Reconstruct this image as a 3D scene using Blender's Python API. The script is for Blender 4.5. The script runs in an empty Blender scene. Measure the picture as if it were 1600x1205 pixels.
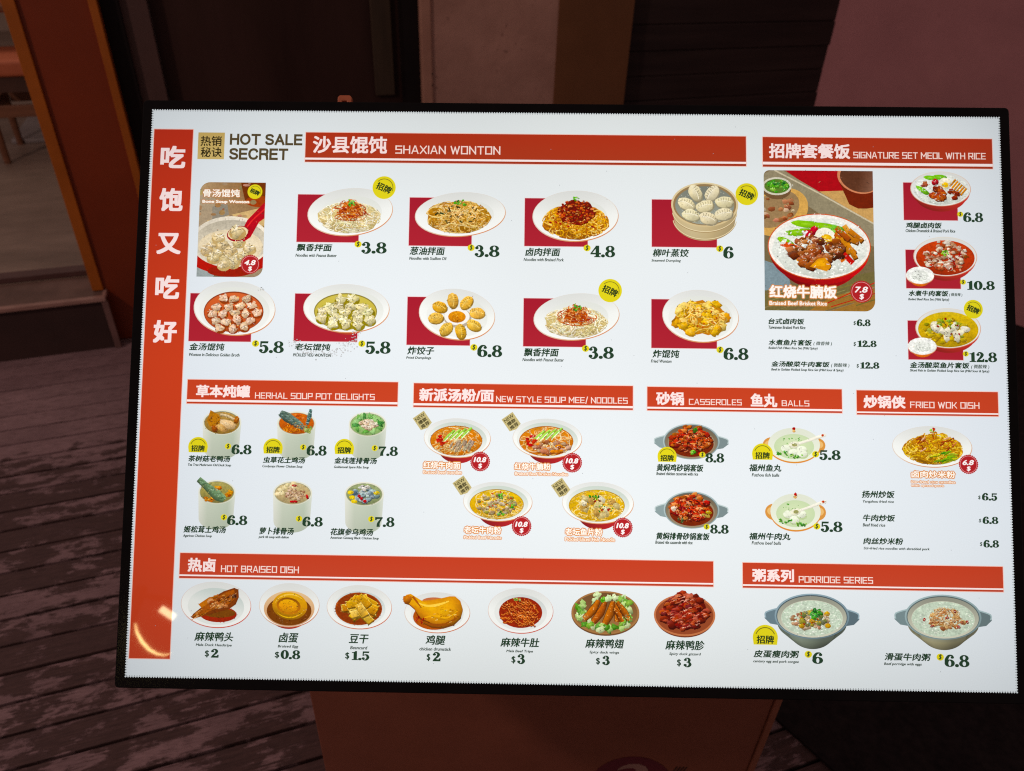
import bpy, math, random
from mathutils import Vector, Matrix
from mathutils.geometry import tessellate_polygon

R = math.radians
scene = bpy.context.scene
col = scene.collection

# ------------------------------------------------------------------ camera, world, lamps, exposure
cam_data = bpy.data.cameras.new('camera')
cam = bpy.data.objects.new('camera', cam_data)
col.objects.link(cam)
cam.matrix_world = Matrix(((0.999276648, -0.0380286781, 0.0, 0.0),
                           (0.0213173273, 0.560153771, -0.828114319, 0.0),
                           (0.0314920928, 0.827515301, 0.560559252, 1.55),
                           (0, 0, 0, 1)))
cam_data.sensor_fit = 'HORIZONTAL'
cam_data.sensor_width = 36.0
cam_data.lens = 36.0 * 1157.0 / 1600.0
cam_data.dof.use_dof = True
cam_data.dof.focus_distance = 0.835
cam_data.dof.aperture_fstop = 6.5
cam_data.clip_start = 0.02
cam_data.clip_end = 200.0
scene.camera = cam

world = bpy.data.worlds.new('World')
scene.world = world
world.use_nodes = True
bgn = world.node_tree.nodes['Background']
bgn.inputs['Color'].default_value = (1.0, 0.72, 0.66, 1)
bgn.inputs['Strength'].default_value = 0.145

def lamp(name, kind, loc, energy, color, size=0.3, target=None):
    d = bpy.data.lights.new(name, kind)
    d.energy = energy
    d.color = color
    if kind == 'AREA':
        d.size = size
    elif kind == 'POINT':
        d.shadow_soft_size = size
    o = bpy.data.objects.new(name, d)
    col.objects.link(o)
    o.location = loc
    if target is not None:
        o.rotation_euler = (Vector(target) - Vector(loc)).to_track_quat('-Z', 'Y').to_euler()
    return o

LAMP_AT = Vector((-2.05, -2.75, 2.32))
lamp('added_fill_light', 'POINT', (-3.2, -0.7, 3.6), 128.0, (1.0, 0.68, 0.58), 0.15)  # added light away from the assumed lamp, brightens walls and deck
lamp('assumed_room_light', 'AREA', (-2.6, 4.4, 2.7), 7.0, (1.0, 0.78, 0.66), 1.2, (-2.4, 4.2, 0.2))  # assumed unseen light that brightens the room beyond the doorway

vs = scene.view_settings
vs.view_transform = 'Standard'
vs.look = 'None'
vs.exposure = 0.0
vs.gamma = 1.0
vs.use_curve_mapping = False
scene.render.engine = 'CYCLES'
scene.cycles.use_denoising = False
scene.cycles.sample_clamp_indirect = 0.6
scene.cycles.caustics_reflective = False
scene.cycles.caustics_refractive = False
scene.cycles.max_bounces = 6
scene.cycles.pixel_filter_type = 'BLACKMAN_HARRIS'
scene.cycles.filter_width = 1.15

# ------------------------------------------------------------------ helpers
def lin(c):
    out = []
    for v in c[:3]:
        v = min(255.0, max(0.0, v)) / 255.0
        out.append(v / 12.92 if v <= 0.04045 else ((v + 0.055) / 1.055) ** 2.4)
    return out

def tag(o, label=None, cat=None, group=None, kind=None):
    if label: o['label'] = label
    if cat: o['category'] = cat
    if group: o['group'] = group
    if kind: o['kind'] = kind
    return o

def empty(name, loc=(0, 0, 0), rz=0.0, parent=None):
    o = bpy.data.objects.new(name, None)
    o.empty_display_size = 0.1
    col.objects.link(o)
    o.location = loc
    o.rotation_euler = (0, 0, rz)
    if parent: o.parent = parent
    return o

class MB:
    """collects boxes, prisms and tubes into one mesh"""
    def __init__(self):
        self.v, self.f = [], []
    def box(self, x0, x1, y0, y1, z0, z1):
        b = len(self.v)
        self.v += [(x0, y0, z0), (x1, y0, z0), (x1, y1, z0), (x0, y1, z0), (x0, y0, z1), (x1, y0, z1), (x1, y1, z1), (x0, y1, z1)]
        self.f += [tuple(b + i for i in q) for q in ((0, 3, 2, 1), (4, 5, 6, 7), (0, 1, 5, 4), (1, 2, 6, 5), (2, 3, 7, 6), (3, 0, 4, 7))]
        return self
    def prism(self, pts, z0, z1):
        b = len(self.v); n = len(pts)
        self.v += [(p[0], p[1], z0) for p in pts] + [(p[0], p[1], z1) for p in pts]
        self.f.append(tuple(b + i for i in range(n - 1, -1, -1)))
        self.f.append(tuple(b + n + i for i in range(n)))
        for i in range(n):
            j = (i + 1) % n
            self.f.append((b + i, b + j, b + n + j, b + n + i))
        return self
    def tube(self, path, radii, n=12):
        path = [Vector(p) for p in path]
        if not isinstance(radii, (list, tuple)): radii = [radii] * len(path)
        b = len(self.v)
        for i, p in enumerate(path):
            t = (path[min(i + 1, len(path) - 1)] - path[max(i - 1, 0)]).normalized()
            a = t.cross(Vector((0, 0, 1)))
            if a.length < 1e-3: a = t.cross(Vector((1, 0, 0)))
            a.normalize(); c = t.cross(a)
            for k in range(n):
                g = 2 * math.pi * k / n
                self.v.append(tuple(p + (a * math.cos(g) + c * math.sin(g)) * radii[i]))
        for i in range(len(path) - 1):
            for k in range(n):
                k2 = (k + 1) % n
                self.f.append((b + i * n + k, b + i * n + k2, b + (i + 1) * n + k2, b + (i + 1) * n + k))
        self.f.append(tuple(b + k for k in range(n - 1, -1, -1)))
        self.f.append(tuple(b + (len(path) - 1) * n + k for k in range(n)))
        return self
    def build(self, name, mat, parent=None, bevel=0.0, seg=2):
        me = bpy.data.meshes.new(name)
        me.from_pydata(self.v, [], self.f)
        me.update()
        me.materials.append(mat)
        o = bpy.data.objects.new(name, me)
        col.objects.link(o)
        if parent: o.parent = parent
        if bevel:
            m = o.modifiers.new('bevel', 'BEVEL')
            m.width = bevel; m.segments = seg; m.limit_method = 'ANGLE'
        return o

# ------------------------------------------------------------------ materials
def new_mat(name):
    m = bpy.data.materials.new(name)
    m.use_nodes = True
    nt = m.node_tree
    for n in list(nt.nodes): nt.nodes.remove(n)
    out = nt.nodes.new('ShaderNodeOutputMaterial')
    return m, nt, out

def N(nt, kind, **kw):
    n = nt.nodes.new(kind)
    for k, v in kw.items(): setattr(n, k, v)
    return n

def mix_rgb(nt, fac, a, b, blend='MIX'):
    m = N(nt, 'ShaderNodeMix', data_type='RGBA', blend_type=blend)
    for sock, val in ((0, fac), (6, a), (7, b)):
        if hasattr(val, 'is_output'): nt.links.new(val, m.inputs[sock])
        else: m.inputs[sock].default_value = val
    return m.outputs[2]

def math_node(nt, op, a, b=None, c=None, clamp=False):
    m = N(nt, 'ShaderNodeMath', operation=op, use_clamp=clamp)
    for i, val in enumerate((a, b, c)):
        if val is None: continue
        if hasattr(val, 'is_output'): nt.links.new(val, m.inputs[i])
        else: m.inputs[i].default_value = val
    return m.outputs[0]

def noise(nt, vec, scale, detail=3.0, rough=0.5):
    n = N(nt, 'ShaderNodeTexNoise')
    n.inputs['Scale'].default_value = scale
    n.inputs['Detail'].default_value = detail
    n.inputs['Roughness'].default_value = rough
    nt.links.new(vec, n.inputs['Vector'])
    return n.outputs['Fac']

def ramp(nt, fac, p0, p1):
    r = N(nt, 'ShaderNodeMapRange')
    r.inputs[1].default_value = p0; r.inputs[2].default_value = p1
    nt.links.new(fac, r.inputs[0])
    return r.outputs[0]

def coords(nt, scale=(1, 1, 1)):
    tc = N(nt, 'ShaderNodeTexCoord')
    mp = N(nt, 'ShaderNodeMapping')
    mp.inputs['Scale'].default_value = scale
    nt.links.new(tc.outputs['Object'], mp.inputs['Vector'])
    return mp.outputs['Vector']

def surface(name, c1, c2, scale=8.0, stretch=(1, 1, 1), rough=0.6, bump=0.0, lo=0.35, hi=0.65, spec=0.5, speck=None):
    """two-tone mottled procedural surface, colours linear"""
    m, nt, out = new_mat(name)
    v = coords(nt, stretch)
    f = ramp(nt, noise(nt, v, scale, 5.0, 0.6), lo, hi)
    c = mix_rgb(nt, f, (*c1, 1), (*c2, 1))
    wear = ramp(nt, noise(nt, v, scale * 0.45, 6.0, 0.7), 0.25, 0.75)
    c = mix_rgb(nt, 1.0, c, mix_rgb(nt, wear, (0.74, 0.72, 0.72, 1), (1.12, 1.12, 1.12, 1)), 'MULTIPLY')
    if speck:
        g = ramp(nt, noise(nt, coords(nt), 34.0, 2.0), 0.70, 0.74)
        c = mix_rgb(nt, g, c, (*speck, 1))
    p = N(nt, 'ShaderNodeBsdfPrincipled')
    nt.links.new(c, p.inputs['Base Color'])
    p.inputs['Roughness'].default_value = rough
    p.inputs['Specular IOR Level'].default_value = spec
    if bump:
        b = N(nt, 'ShaderNodeBump')
        b.inputs['Strength'].default_value = bump
        b.inputs['Distance'].default_value = 0.01
        nt.links.new(noise(nt, v, scale * 4, 4.0), b.inputs['Height'])
        nt.links.new(b.outputs[0], p.inputs['Normal'])
    nt.links.new(p.outputs[0], out.inputs[0])
    return m

def glow(name, c, strength):
    m, nt, out = new_mat(name)
    e = N(nt, 'ShaderNodeEmission')
    f = noise(nt, coords(nt), 3.0)
    cc = mix_rgb(nt, math_node(nt, 'MULTIPLY', f, 0.1), (*c, 1), (1, 1, 1, 1))
    nt.links.new(cc, e.inputs['Color'])
    e.inputs['Strength'].default_value = strength
    nt.links.new(e.outputs[0], out.inputs[0])
    return m

def print_material(name, mottle=0.0):
    """backlit printed film under glossy acrylic: ink colour from the vertices, uneven tube lighting behind"""
    m, nt, out = new_mat(name)
    at = N(nt, 'ShaderNodeVertexColor')
    at.layer_name = 'ink'
    v = coords(nt)
    big = noise(nt, v, 2.6, 1.0, 0.4)
    k = math_node(nt, 'MULTIPLY_ADD', big, 0.22, 0.98)
    # the light falls off close to the edges of the light box
    sep = N(nt, 'ShaderNodeSeparateXYZ')
    nt.links.new(v, sep.inputs[0])
    ex = math_node(nt, 'MULTIPLY', math_node(nt, 'POWER', math_node(nt, 'ABSOLUTE', math_node(nt, 'DIVIDE', sep.outputs[0], 0.49)), 4.0), 0.7)
    ey = math_node(nt, 'POWER', math_node(nt, 'ABSOLUTE', math_node(nt, 'DIVIDE', sep.outputs[1], 0.3226)), 3.0)
    e = math_node(nt, 'MULTIPLY', math_node(nt, 'ADD', ex, ey), 0.22)
    k = math_node(nt, 'SUBTRACT', k, e)
    fine = noise(nt, v, 900.0, 1.0)
    k = math_node(nt, 'MULTIPLY', k, math_node(nt, 'MULTIPLY_ADD', fine, 0.10, 0.95))
    em = N(nt, 'ShaderNodeEmission')
    colour = at.outputs['Color']
    if mottle:
        # fine tonal detail of a printed food photograph
        a = noise(nt, v, 420.0, 4.0, 0.65)
        b = noise(nt, v, 130.0, 2.0, 0.5)
        g = math_node(nt, 'ADD', math_node(nt, 'MULTIPLY', a, 0.65), math_node(nt, 'MULTIPLY', b, 0.35))
        g = ramp(nt, g, 0.33, 0.67)
        hs = N(nt, 'ShaderNodeHueSaturation')
        hs.inputs['Saturation'].default_value = 1.14
        hs.inputs['Value'].default_value = 1.0
        nt.links.new(colour, hs.inputs['Color'])
        colour = hs.outputs['Color']
        k = math_node(nt, 'MULTIPLY', k, math_node(nt, 'MULTIPLY_ADD', g, 2 * mottle, 1.06 - mottle))
    nt.links.new(colour, em.inputs['Color'])
    nt.links.new(k, em.inputs['Strength'])
    gl = N(nt, 'ShaderNodeBsdfGlossy')
    gl.inputs['Color'].default_value = (0.042, 0.042, 0.042, 1)
    gl.inputs['Roughness'].default_value = 0.026
    ad = N(nt, 'ShaderNodeAddShader')
    nt.links.new(em.outputs[0], ad.inputs[0]); nt.links.new(gl.outputs[0], ad.inputs[1])
    nt.links.new(ad.outputs[0], out.inputs[0])
    return m

def deck_material():
    """old deck boards: dark weathered wood under flaking mauve paint"""
    m, nt, out = new_mat('flaking_deck_paint')
    geo = N(nt, 'ShaderNodeNewGeometry')
    rnd = geo.outputs['Random Per Island']
    tc = N(nt, 'ShaderNodeTexCoord')
    off = N(nt, 'ShaderNodeCombineXYZ')
    nt.links.new(math_node(nt, 'MULTIPLY', rnd, 37.0), off.inputs[0])
    nt.links.new(math_node(nt, 'MULTIPLY', rnd, 11.0), off.inputs[2])
    add = N(nt, 'ShaderNodeVectorMath', operation='ADD')
    nt.links.new(tc.outputs['Object'], add.inputs[0]); nt.links.new(off.outputs[0], add.inputs[1])
    def st(sx, sy):
        mp = N(nt, 'ShaderNodeMapping')
        mp.inputs['Scale'].default_value = (sx, sy, 1)
        nt.links.new(add.outputs[0], mp.inputs['Vector'])
        return mp.outputs['Vector']
    flake = noise(nt, st(1.0, 2.2), 12.0, 12.0, 0.66)
    grain = noise(nt, st(1.0, 18.0), 14.0, 6.0, 0.65)
    region = noise(nt, tc.outputs['Object'], 1.9, 3.0, 0.55)
    sep = N(nt, 'ShaderNodeSeparateXYZ')
    nt.links.new(tc.outputs['Object'], sep.inputs[0])
    sheltered = ramp(nt, sep.outputs[1], 2.15, 2.40)           # boards under the eave keep their paint
    fl = math_node(nt, 'ADD', math_node(nt, 'MULTIPLY', flake, 0.80), math_node(nt, 'MULTIPLY', grain, 0.20))
    thr = math_node(nt, 'MULTIPLY_ADD', rnd, 0.13, 0.295)
    thr = math_node(nt, 'MULTIPLY_ADD', region, 0.27, thr)
    thr = math_node(nt, 'MULTIPLY_ADD', sheltered, -0.4, thr)
    mask = N(nt, 'ShaderNodeMapRange')
    nt.links.new(fl, mask.inputs[0])
    nt.links.new(thr, mask.inputs[1])
    nt.links.new(math_node(nt, 'ADD', thr, 0.045), mask.inputs[2])
    wood = mix_rgb(nt, ramp(nt, grain, 0.3, 0.7), (0.075, 0.041, 0.042, 1), (0.150, 0.082, 0.080, 1))
    tone = noise(nt, st(1.0, 1.4), 4.0, 3.0)
    paint = mix_rgb(nt, ramp(nt, tone, 0.3, 0.7), (0.29, 0.184, 0.202, 1), (0.41, 0.268, 0.292, 1))
    cracks = ramp(nt, noise(nt, st(1.0, 15.0), 22.0, 5.0, 0.6), 0.34, 0.46)
    paint = mix_rgb(nt, cracks, (0.15, 0.085, 0.088, 1), paint)
    c = mix_rgb(nt, mask.outputs[0], wood, paint)
    dirt = ramp(nt, noise(nt, st(1.0, 3.0), 40.0, 5.0, 0.7), 0.25, 0.75)
    c = mix_rgb(nt, 1.0, c, mix_rgb(nt, dirt, (0.68, 0.66, 0.66, 1), (1.15, 1.15, 1.15, 1)), 'MULTIPLY')
    p = N(nt, 'ShaderNodeBsdfPrincipled')
    nt.links.new(c, p.inputs['Base Color'])
    p.inputs['Roughness'].default_value = 0.7
    b = N(nt, 'ShaderNodeBump')
    b.inputs['Strength'].default_value = 0.5
    b.inputs['Distance'].default_value = 0.004
    nt.links.new(math_node(nt, 'ADD', mask.outputs[0], grain), b.inputs['Height'])
    nt.links.new(b.outputs[0], p.inputs['Normal'])
    nt.links.new(p.outputs[0], out.inputs[0])
    return m

PRINT = print_material('backlit_print')
PHOTO = print_material('backlit_food_photograph', 0.34)
SMOOTH_PHOTO = print_material('backlit_smooth_food_photograph', 0.13)
SOFT_PHOTO = print_material('backlit_scene_photograph', 0.22)
DECK = deck_material()
BLACK = surface('black_glass_border', (0.006, 0.006, 0.007), (0.010, 0.009, 0.010), 20, rough=0.12, spec=0.12)
CASING = surface('black_casing_metal', (0.010, 0.009, 0.009), (0.022, 0.019, 0.019), 30, rough=0.4, spec=0.2)
PEDESTAL = surface('orange_brown_pedestal_paint', (0.30, 0.098, 0.058), (0.34, 0.112, 0.066), 5, rough=0.5)
MAROON = surface('maroon_emblem_print', (0.16, 0.026, 0.040), (0.19, 0.032, 0.048), 9, rough=0.5)
CREAM = surface('cream_emblem_print', (0.40, 0.22, 0.19), (0.46, 0.26, 0.22), 9, rough=0.5)
INK = surface('black_stencil_ink', (0.03, 0.02, 0.02), (0.05, 0.03, 0.03), 9, rough=0.5)
LATCH = surface('orange_latch_paint', (0.62, 0.16, 0.07), (0.75, 0.22, 0.10), 40, rough=0.35)
RED_PILLAR = surface('red_painted_pillar', (0.27, 0.043, 0.010), (0.34, 0.055, 0.013), 1.6, rough=0.4, bump=0.05)
ORANGE_TRIM = surface('orange_trim_strip', (0.50, 0.135, 0.010), (0.58, 0.16, 0.014), 6, rough=0.4)
DARK_GLASS = surface('brown_tinted_glass', (0.038, 0.018, 0.015), (0.066, 0.032, 0.027), 1.3, (3, 3, 0.5), rough=0.5, spec=0.2)
BLACK_METAL = surface('black_window_metal', (0.010, 0.007, 0.008), (0.016, 0.011, 0.011), 5, rough=0.55, spec=0.2)
BROWN_FRAME = surface('dull_brown_frame', (0.10, 0.052, 0.046), (0.125, 0.066, 0.058), 4, rough=0.6)
PLASTER = surface('pinkish_plaster', (0.58, 0.33, 0.26), (0.70, 0.41, 0.33), 4, rough=0.8, bump=0.35, speck=(0.44, 0.24, 0.19))
PALE_TRIM = surface('pale_jamb_paint', (0.54, 0.29, 0.21), (0.62, 0.34, 0.25), 6, rough=0.7)
OCHRE = surface('ochre_brown_column', (0.21, 0.085, 0.030), (0.26, 0.11, 0.042), 3, rough=0.7, bump=0.1)
PLANK = surface('dark_stained_planks', (0.032, 0.021, 0.021), (0.055, 0.036, 0.034), 3, (0.5, 6, 6), rough=0.6, spec=0.25)
PINK = surface('pink_wall_paint', (0.66, 0.295, 0.325), (0.74, 0.34, 0.365), 2.2, rough=0.75, bump=0.25, speck=(0.56, 0.25, 0.27))
STONE = surface('grey_brown_step_stone', (0.17, 0.105, 0.085), (0.24, 0.15, 0.125), 5, (2, 2, 6), rough=0.7, bump=0.2)
RISER = surface('dark_riser', (0.045, 0.022, 0.020), (0.07, 0.034, 0.030), 3, rough=0.7)
NOSING = surface('worn_metal_nosing', (0.42, 0.25, 0.21), (0.55, 0.34, 0.29), 12, (1, 1, 4), rough=0.5)
FLOOR = surface('washed_grey_floor', (0.26, 0.20, 0.16), (0.36, 0.275, 0.225), 2.5, (1.2, 3.5, 1), rough=0.45)
INNER_WALL = surface('cream_room_wall', (0.5, 0.4, 0.33), (0.56, 0.45, 0.38), 2.0, rough=0.8)
MATTE_BLACK = surface('matte_black', (0.020, 0.016, 0.018), (0.036, 0.028, 0.030), 60, rough=0.9, spec=0.15)
UNDER = surface('dark_earth', (0.008, 0.005, 0.005), (0.015, 0.01, 0.01), 4, rough=0.95, spec=0.0)
CHAIR_WOOD = surface('brown_chair_wood', (0.20, 0.085, 0.045), (0.30, 0.13, 0.07), 6, (1, 1, 5), rough=0.5)
CUSHION = surface('orange_cushion', (0.62, 0.17, 0.075), (0.70, 0.20, 0.09), 8, rough=0.6)
GREY_METAL = surface('grey_table_foot', (0.36, 0.34, 0.35), (0.42, 0.40, 0.41), 8, rough=0.4)
DARK_METAL = surface('dark_lamp_metal', (0.03, 0.03, 0.03), (0.05, 0.05, 0.05), 8, rough=0.5)
TUBE_GLOW = glow('assumed_rim_glow', (1.0, 0.78, 0.28), 32.0)  # glow of the assumed lamp, made for the glints on the panel
BAR_GLOW = glow('assumed_bar_glow', (1.0, 0.82, 0.42), 22.0)

# ------------------------------------------------------------------ printed artwork: a little drawing kit
# Artwork units: the lit panel is 1360 x 895.5 units, origin top left, y down; one unit is 0.72 mm.
QW, QH = 1360.0, 895.5
UNIT = 0.98 / QW
Z0 = 0.00002
DZ = 0.0000022

class Ink:
    """flat shapes printed one over another; each shape has its own thin layer"""
    def __init__(self, z=Z0):
        self.v, self.c, self.f = [], [], []
        self.z = z
    def raw(self, pts, cols, faces):
        b = len(self.v)
        for p in pts:
            self.v.append(((p[0] - QW / 2) * UNIT, (QH / 2 - p[1]) * UNIT, self.z))
        self.c += cols
        self.f += [tuple(b + i for i in f) for f in faces]
        self.z += DZ
    def poly(self, pts, c):
        n = len(pts)
        tris = tessellate_polygon([[Vector((p[0], p[1], 0)) for p in pts]])
        self.raw(pts, [c] * n, [tuple(t) for t in tris])
    def holed(self, outer, holes, c):
        loops = [[Vector((p[0], p[1], 0)) for p in l] for l in [outer] + holes]
        pts = [p for l in [outer] + holes for p in l]
        self.raw(pts, [c] * len(pts), [tuple(t) for t in tessellate_polygon(loops)])
    def rect(self, x0, y0, x1, y1, c, c2=None):
        c2 = c2 or c
        self.raw([(x0, y0), (x1, y0), (x1, y1), (x0, y1)], [c, c, c2, c2], [(0, 1, 2, 3)])
    def grid(self, x0, y0, x1, y1, nx, ny, fn):
        pts, cols, fs = [], [], []
        for j in range(ny + 1):
            for i in range(nx + 1):
                u, w = i / nx, j / ny
                pts.append((x0 + (x1 - x0) * u, y0 + (y1 - y0) * w)); cols.append(fn(u, w))
        for j in range(ny):
            for i in range(nx):
                a = j * (nx + 1) + i
                fs.append((a, a + 1, a + nx + 2, a + nx + 1))
        self.raw(pts, cols, fs)
    def ell(self, cx, cy, rx, ry, fn, rot=0.0, n=40, rings=5, warp=None):
        """filled ellipse; fn(r, a) gives the ink at radius share r and angle a (y down)"""
        if not callable(fn):
            c0 = fn; fn = lambda r, a: c0
        pts = [(cx, cy)]; cols = [fn(0, 0)]; fs = []
        ca, sa = math.cos(rot), math.sin(rot)
        for k in range(1, rings + 1):
            r = k / rings
            for i in range(n):
                a = 2 * math.pi * i / n
                w = warp(a) if warp else 1.0
                x, y = rx * r * math.cos(a) * w, ry * r * math.sin(a) * w
                pts.append((cx + x * ca - y * sa, cy + x * sa + y * ca)); cols.append(fn(r, a))
        for i in range(n):
            fs.append((0, 1 + i, 1 + (i + 1) % n))
        for k in range(1, rings):
            for i in range(n):
                a = 1 + (k - 1) * n + i; b = 1 + (k - 1) * n + (i + 1) % n
                fs.append((a, a + n, b + n, b))
        self.raw(pts, cols, fs)
    def ring(self, cx, cy, rx, ry, w, c, a0=0.0, a1=360.0, rot=0.0, n=48, taper=False):
        pts, cols, fs = [], [], []
        ca, sa = math.cos(rot), math.sin(rot)
        for i in range(n + 1):
            a = R(a0 + (a1 - a0) * i / n)
            ww = w * (math.sin(math.pi * i / n) if taper else 1.0)
            cc = c(a) if callable(c) else c
            for s in (-0.5, 0.5):
                x, y = (rx + s * ww) * math.cos(a), (ry + s * ww) * math.sin(a)
                pts.append((cx + x * ca - y * sa, cy + x * sa + y * ca)); cols.append(cc)
        for i in range(n):
            fs.append((2 * i, 2 * i + 1, 2 * i + 3, 2 * i + 2))
        self.raw(pts, cols, fs)
    def stroke(self, path, w, c, shade=0.0, smooth=True, steps=5):
        """line of given width (or widths), lit along one side when shade > 0"""
        if not isinstance(w, (list, tuple)): w = [w] * len(path)
        P = [Vector((p[0], p[1])) for p in path]
        if smooth and len(P) > 2:
            Q_, W_ = [], []
            for i in range(len(P) - 1):
                p0, p1, p2, p3 = P[max(i - 1, 0)], P[i], P[i + 1], P[min(i + 2, len(P) - 1)]
                for s in range(steps):
                    t = s / steps
                    Q_.append(0.5 * ((2 * p1) + (p2 - p0) * t + (2 * p0 - 5 * p1 + 4 * p2 - p3) * t * t + (3 * p1 - p0 - 3 * p2 + p3) * t ** 3))
                    W_.append(w[i] + (w[i + 1] - w[i]) * t)
            Q_.append(P[-1]); W_.append(w[-1])
            P, w = Q_, W_
        n = len(P)
        pts, cols, fs = [], [], []
        for i in range(n):
            t = P[min(i + 1, n - 1)] - P[max(i - 1, 0)]
            if t.length < 1e-9: t = Vector((1, 0))
            t.normalize()
            nn = Vector((-t.y, t.x)) * (w[i] / 2)
            if nn.y > 0 or (nn.y == 0 and nn.x > 0): nn_up, flip = -nn, True
            else: nn_up, flip = nn, False
            if shade:
                a, b = (shadec(c, 1 + shade * 0.6), shadec(c, 1 - shade)) if not flip else (shadec(c, 1 - shade), shadec(c, 1 + shade * 0.6))
                pts += [P[i] + nn, P[i], P[i] - nn]; cols += [a, c, b]
            else:
                pts += [P[i] + nn, P[i] - nn]; cols += [c, c]
        k = 3 if shade else 2
        for i in range(n - 1):
            for j in range(k - 1):
                a = i * k + j
                fs.append((a, a + 1, a + k + 1, a + k))
        self.raw(pts, cols, fs)
    def build(self, name, parent, label=None, mat=None):
        me = bpy.data.meshes.new(name)
        me.from_pydata(self.v, [], self.f)
        at = me.color_attributes.new('ink', 'FLOAT_COLOR', 'POINT')
        flat = []
        for c in self.c: flat += lin(c) + [1.0]
        at.data.foreach_set('color', flat)
        me.update()
        me.materials.append(mat or PRINT)
        o = bpy.data.objects.new(name, me)
        col.objects.link(o)
        if parent: o.parent = parent
        if label: o['label'] = label
        return o

def shadec(c, f):
    if f <= 1: return (c[0] * f, c[1] * f, c[2] * f)
    k = min(1.0, f - 1)
    w = tuple(min(252.0, v * 1.55 + 8) for v in c)          # lighter, still its own hue
    w = mixc(w, (255, 250, 240), 0.30)
    return mixc(c, w, k)
def mixc(a, b, t): return tuple(a[i] + (b[i] - a[i]) * t for i in range(3))
def jit(rng, c, d): 
    g = rng.uniform(-d, d)
    return tuple(v + g + rng.uniform(-d, d) * 0.35 for v in c)

def blob(ink, rng, cx, cy, rx, ry, c, rot=0.0, amt=0.35, rough=0.12, n=14, dark=None):
    """rounded morsel lit from the upper left"""
    ph = [rng.uniform(-rough, rough) for _ in range(n)]
    pts = [(cx - rx * 0.22, cy - ry * 0.28)]; cols = [shadec(c, 1 + amt * 0.8)]; fs = []
    ca, sa = math.cos(rot), math.sin(rot)
    for k, r in ((0, 0.55), (1, 0.85), (2, 1.0)):
        for i in range(n):
            a = 2 * math.pi * i / n
            rr = r * (1 + ph[i] * r)
            x, y = rx * rr * math.cos(a), ry * rr * math.sin(a)
            X, Y = x * ca - y * sa, x * sa + y * ca
            l = -(Y / max(ry, rx)) * 0.8 - (X / max(rx, ry)) * 0.35
            f = 1 + amt * (l - 0.25 * (r > 0.9) - 0.05)
            pts.append((cx + X, cy + Y)); cols.append(shadec(c, f))
    for i in range(n):
        fs.append((0, 1 + i, 1 + (i + 1) % n))
    for k in range(2):
        for i in range(n):
            a = 1 + k * n + i; b = 1 + k * n + (i + 1) % n
            fs.append((a, a + n, b + n, b))
    ink.raw(pts, cols, fs)

def inside(rng, cx, cy, rx, ry):
    a = rng.uniform(0, 2 * math.pi); r = math.sqrt(rng.random())
    return cx + rx * r * math.cos(a), cy + ry * r * math.sin(a)

def noodles(ink, rng, cx, cy, rx, ry, n, pal, w=1.5, curl=1.0, base=None):
    if base: ink.ell(cx, cy, rx, ry, lambda r, a: shadec(base, 1.0 - 0.25 * math.sin(a) * r), n=26, rings=3, warp=lambda a: 1 + 0.06 * math.sin(5 * a + cx))
    items = [inside(rng, cx, cy, rx * 0.9, ry * 0.9) for _ in range(n)]
    items.sort(key=lambda p: p[1] + rng.uniform(-0.5, 0.5) * ry)
    for (x, y) in items:
        a = rng.uniform(0, 2 * math.pi)
        ln = rng.uniform(0.35, 0.8) * rx / 4
        k = rng.uniform(-0.9, 0.9) * curl
        path = [(x, y)]
        for s in range(4):
            a += k
            x += ln * math.cos(a); y += ln * math.sin(a) * 0.75
            ex, ey = (x - cx) / rx, (y - cy) / ry
            d = math.hypot(ex, ey)
            if d > 1: x, y = cx + ex / d * rx, cy + ey / d * ry
            path.append((x, y))
        c = jit(rng, rng.choice(pal), 14)
        d = (path[2][1] - cy) / ry
        c = shadec(c, 1.04 - 0.14 * max(0, d))
        ink.stroke(path, w * rng.uniform(0.75, 1.25), c, shade=0.28, steps=3)

def chunks(ink, rng, cx, cy, rx, ry, n, pal, size, amt=0.4, dome=0.0, shadow=None):
    items = [inside(rng, cx, cy, rx, ry) for _ in range(n)]
    items.sort(key=lambda p: p[1])
    for (x, y) in items:
        y -= dome * (1 - ((x - cx) / (rx * 1.15)) ** 2) * max(0.0, 1 - (y - cy + ry) / (2.2 * ry)) 
        s = size * rng.uniform(0.65, 1.3)
        c = jit(rng, rng.choice(pal), 16)
        m = rng.randint(5, 7); rot = rng.uniform(0, 6.28)
        pts = []
        for i in range(m):
            a = rot + 2 * math.pi * i / m + rng.uniform(-0.25, 0.25)
            r = s * rng.uniform(0.7, 1.15)
            pts.append((x + r * math.cos(a) * 1.15, y + r * math.sin(a) * 0.8))
        if shadow is not None:
            ink.poly([(p[0] + s * 0.15, p[1] + s * 0.25) for p in pts], shadow)
        cols = [shadec(c, 1 + amt * (-(p[1] - y) / s * 0.9 - (p[0] - x) / s * 0.35)) for p in pts]
        ink.raw([(x - s * .15, y - s * .15)] + pts, [shadec(c, 1 + amt * 0.55 * rng.random())] + cols, [(0, 1 + i, 1 + (i + 1) % m) for i in range(m)])

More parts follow.
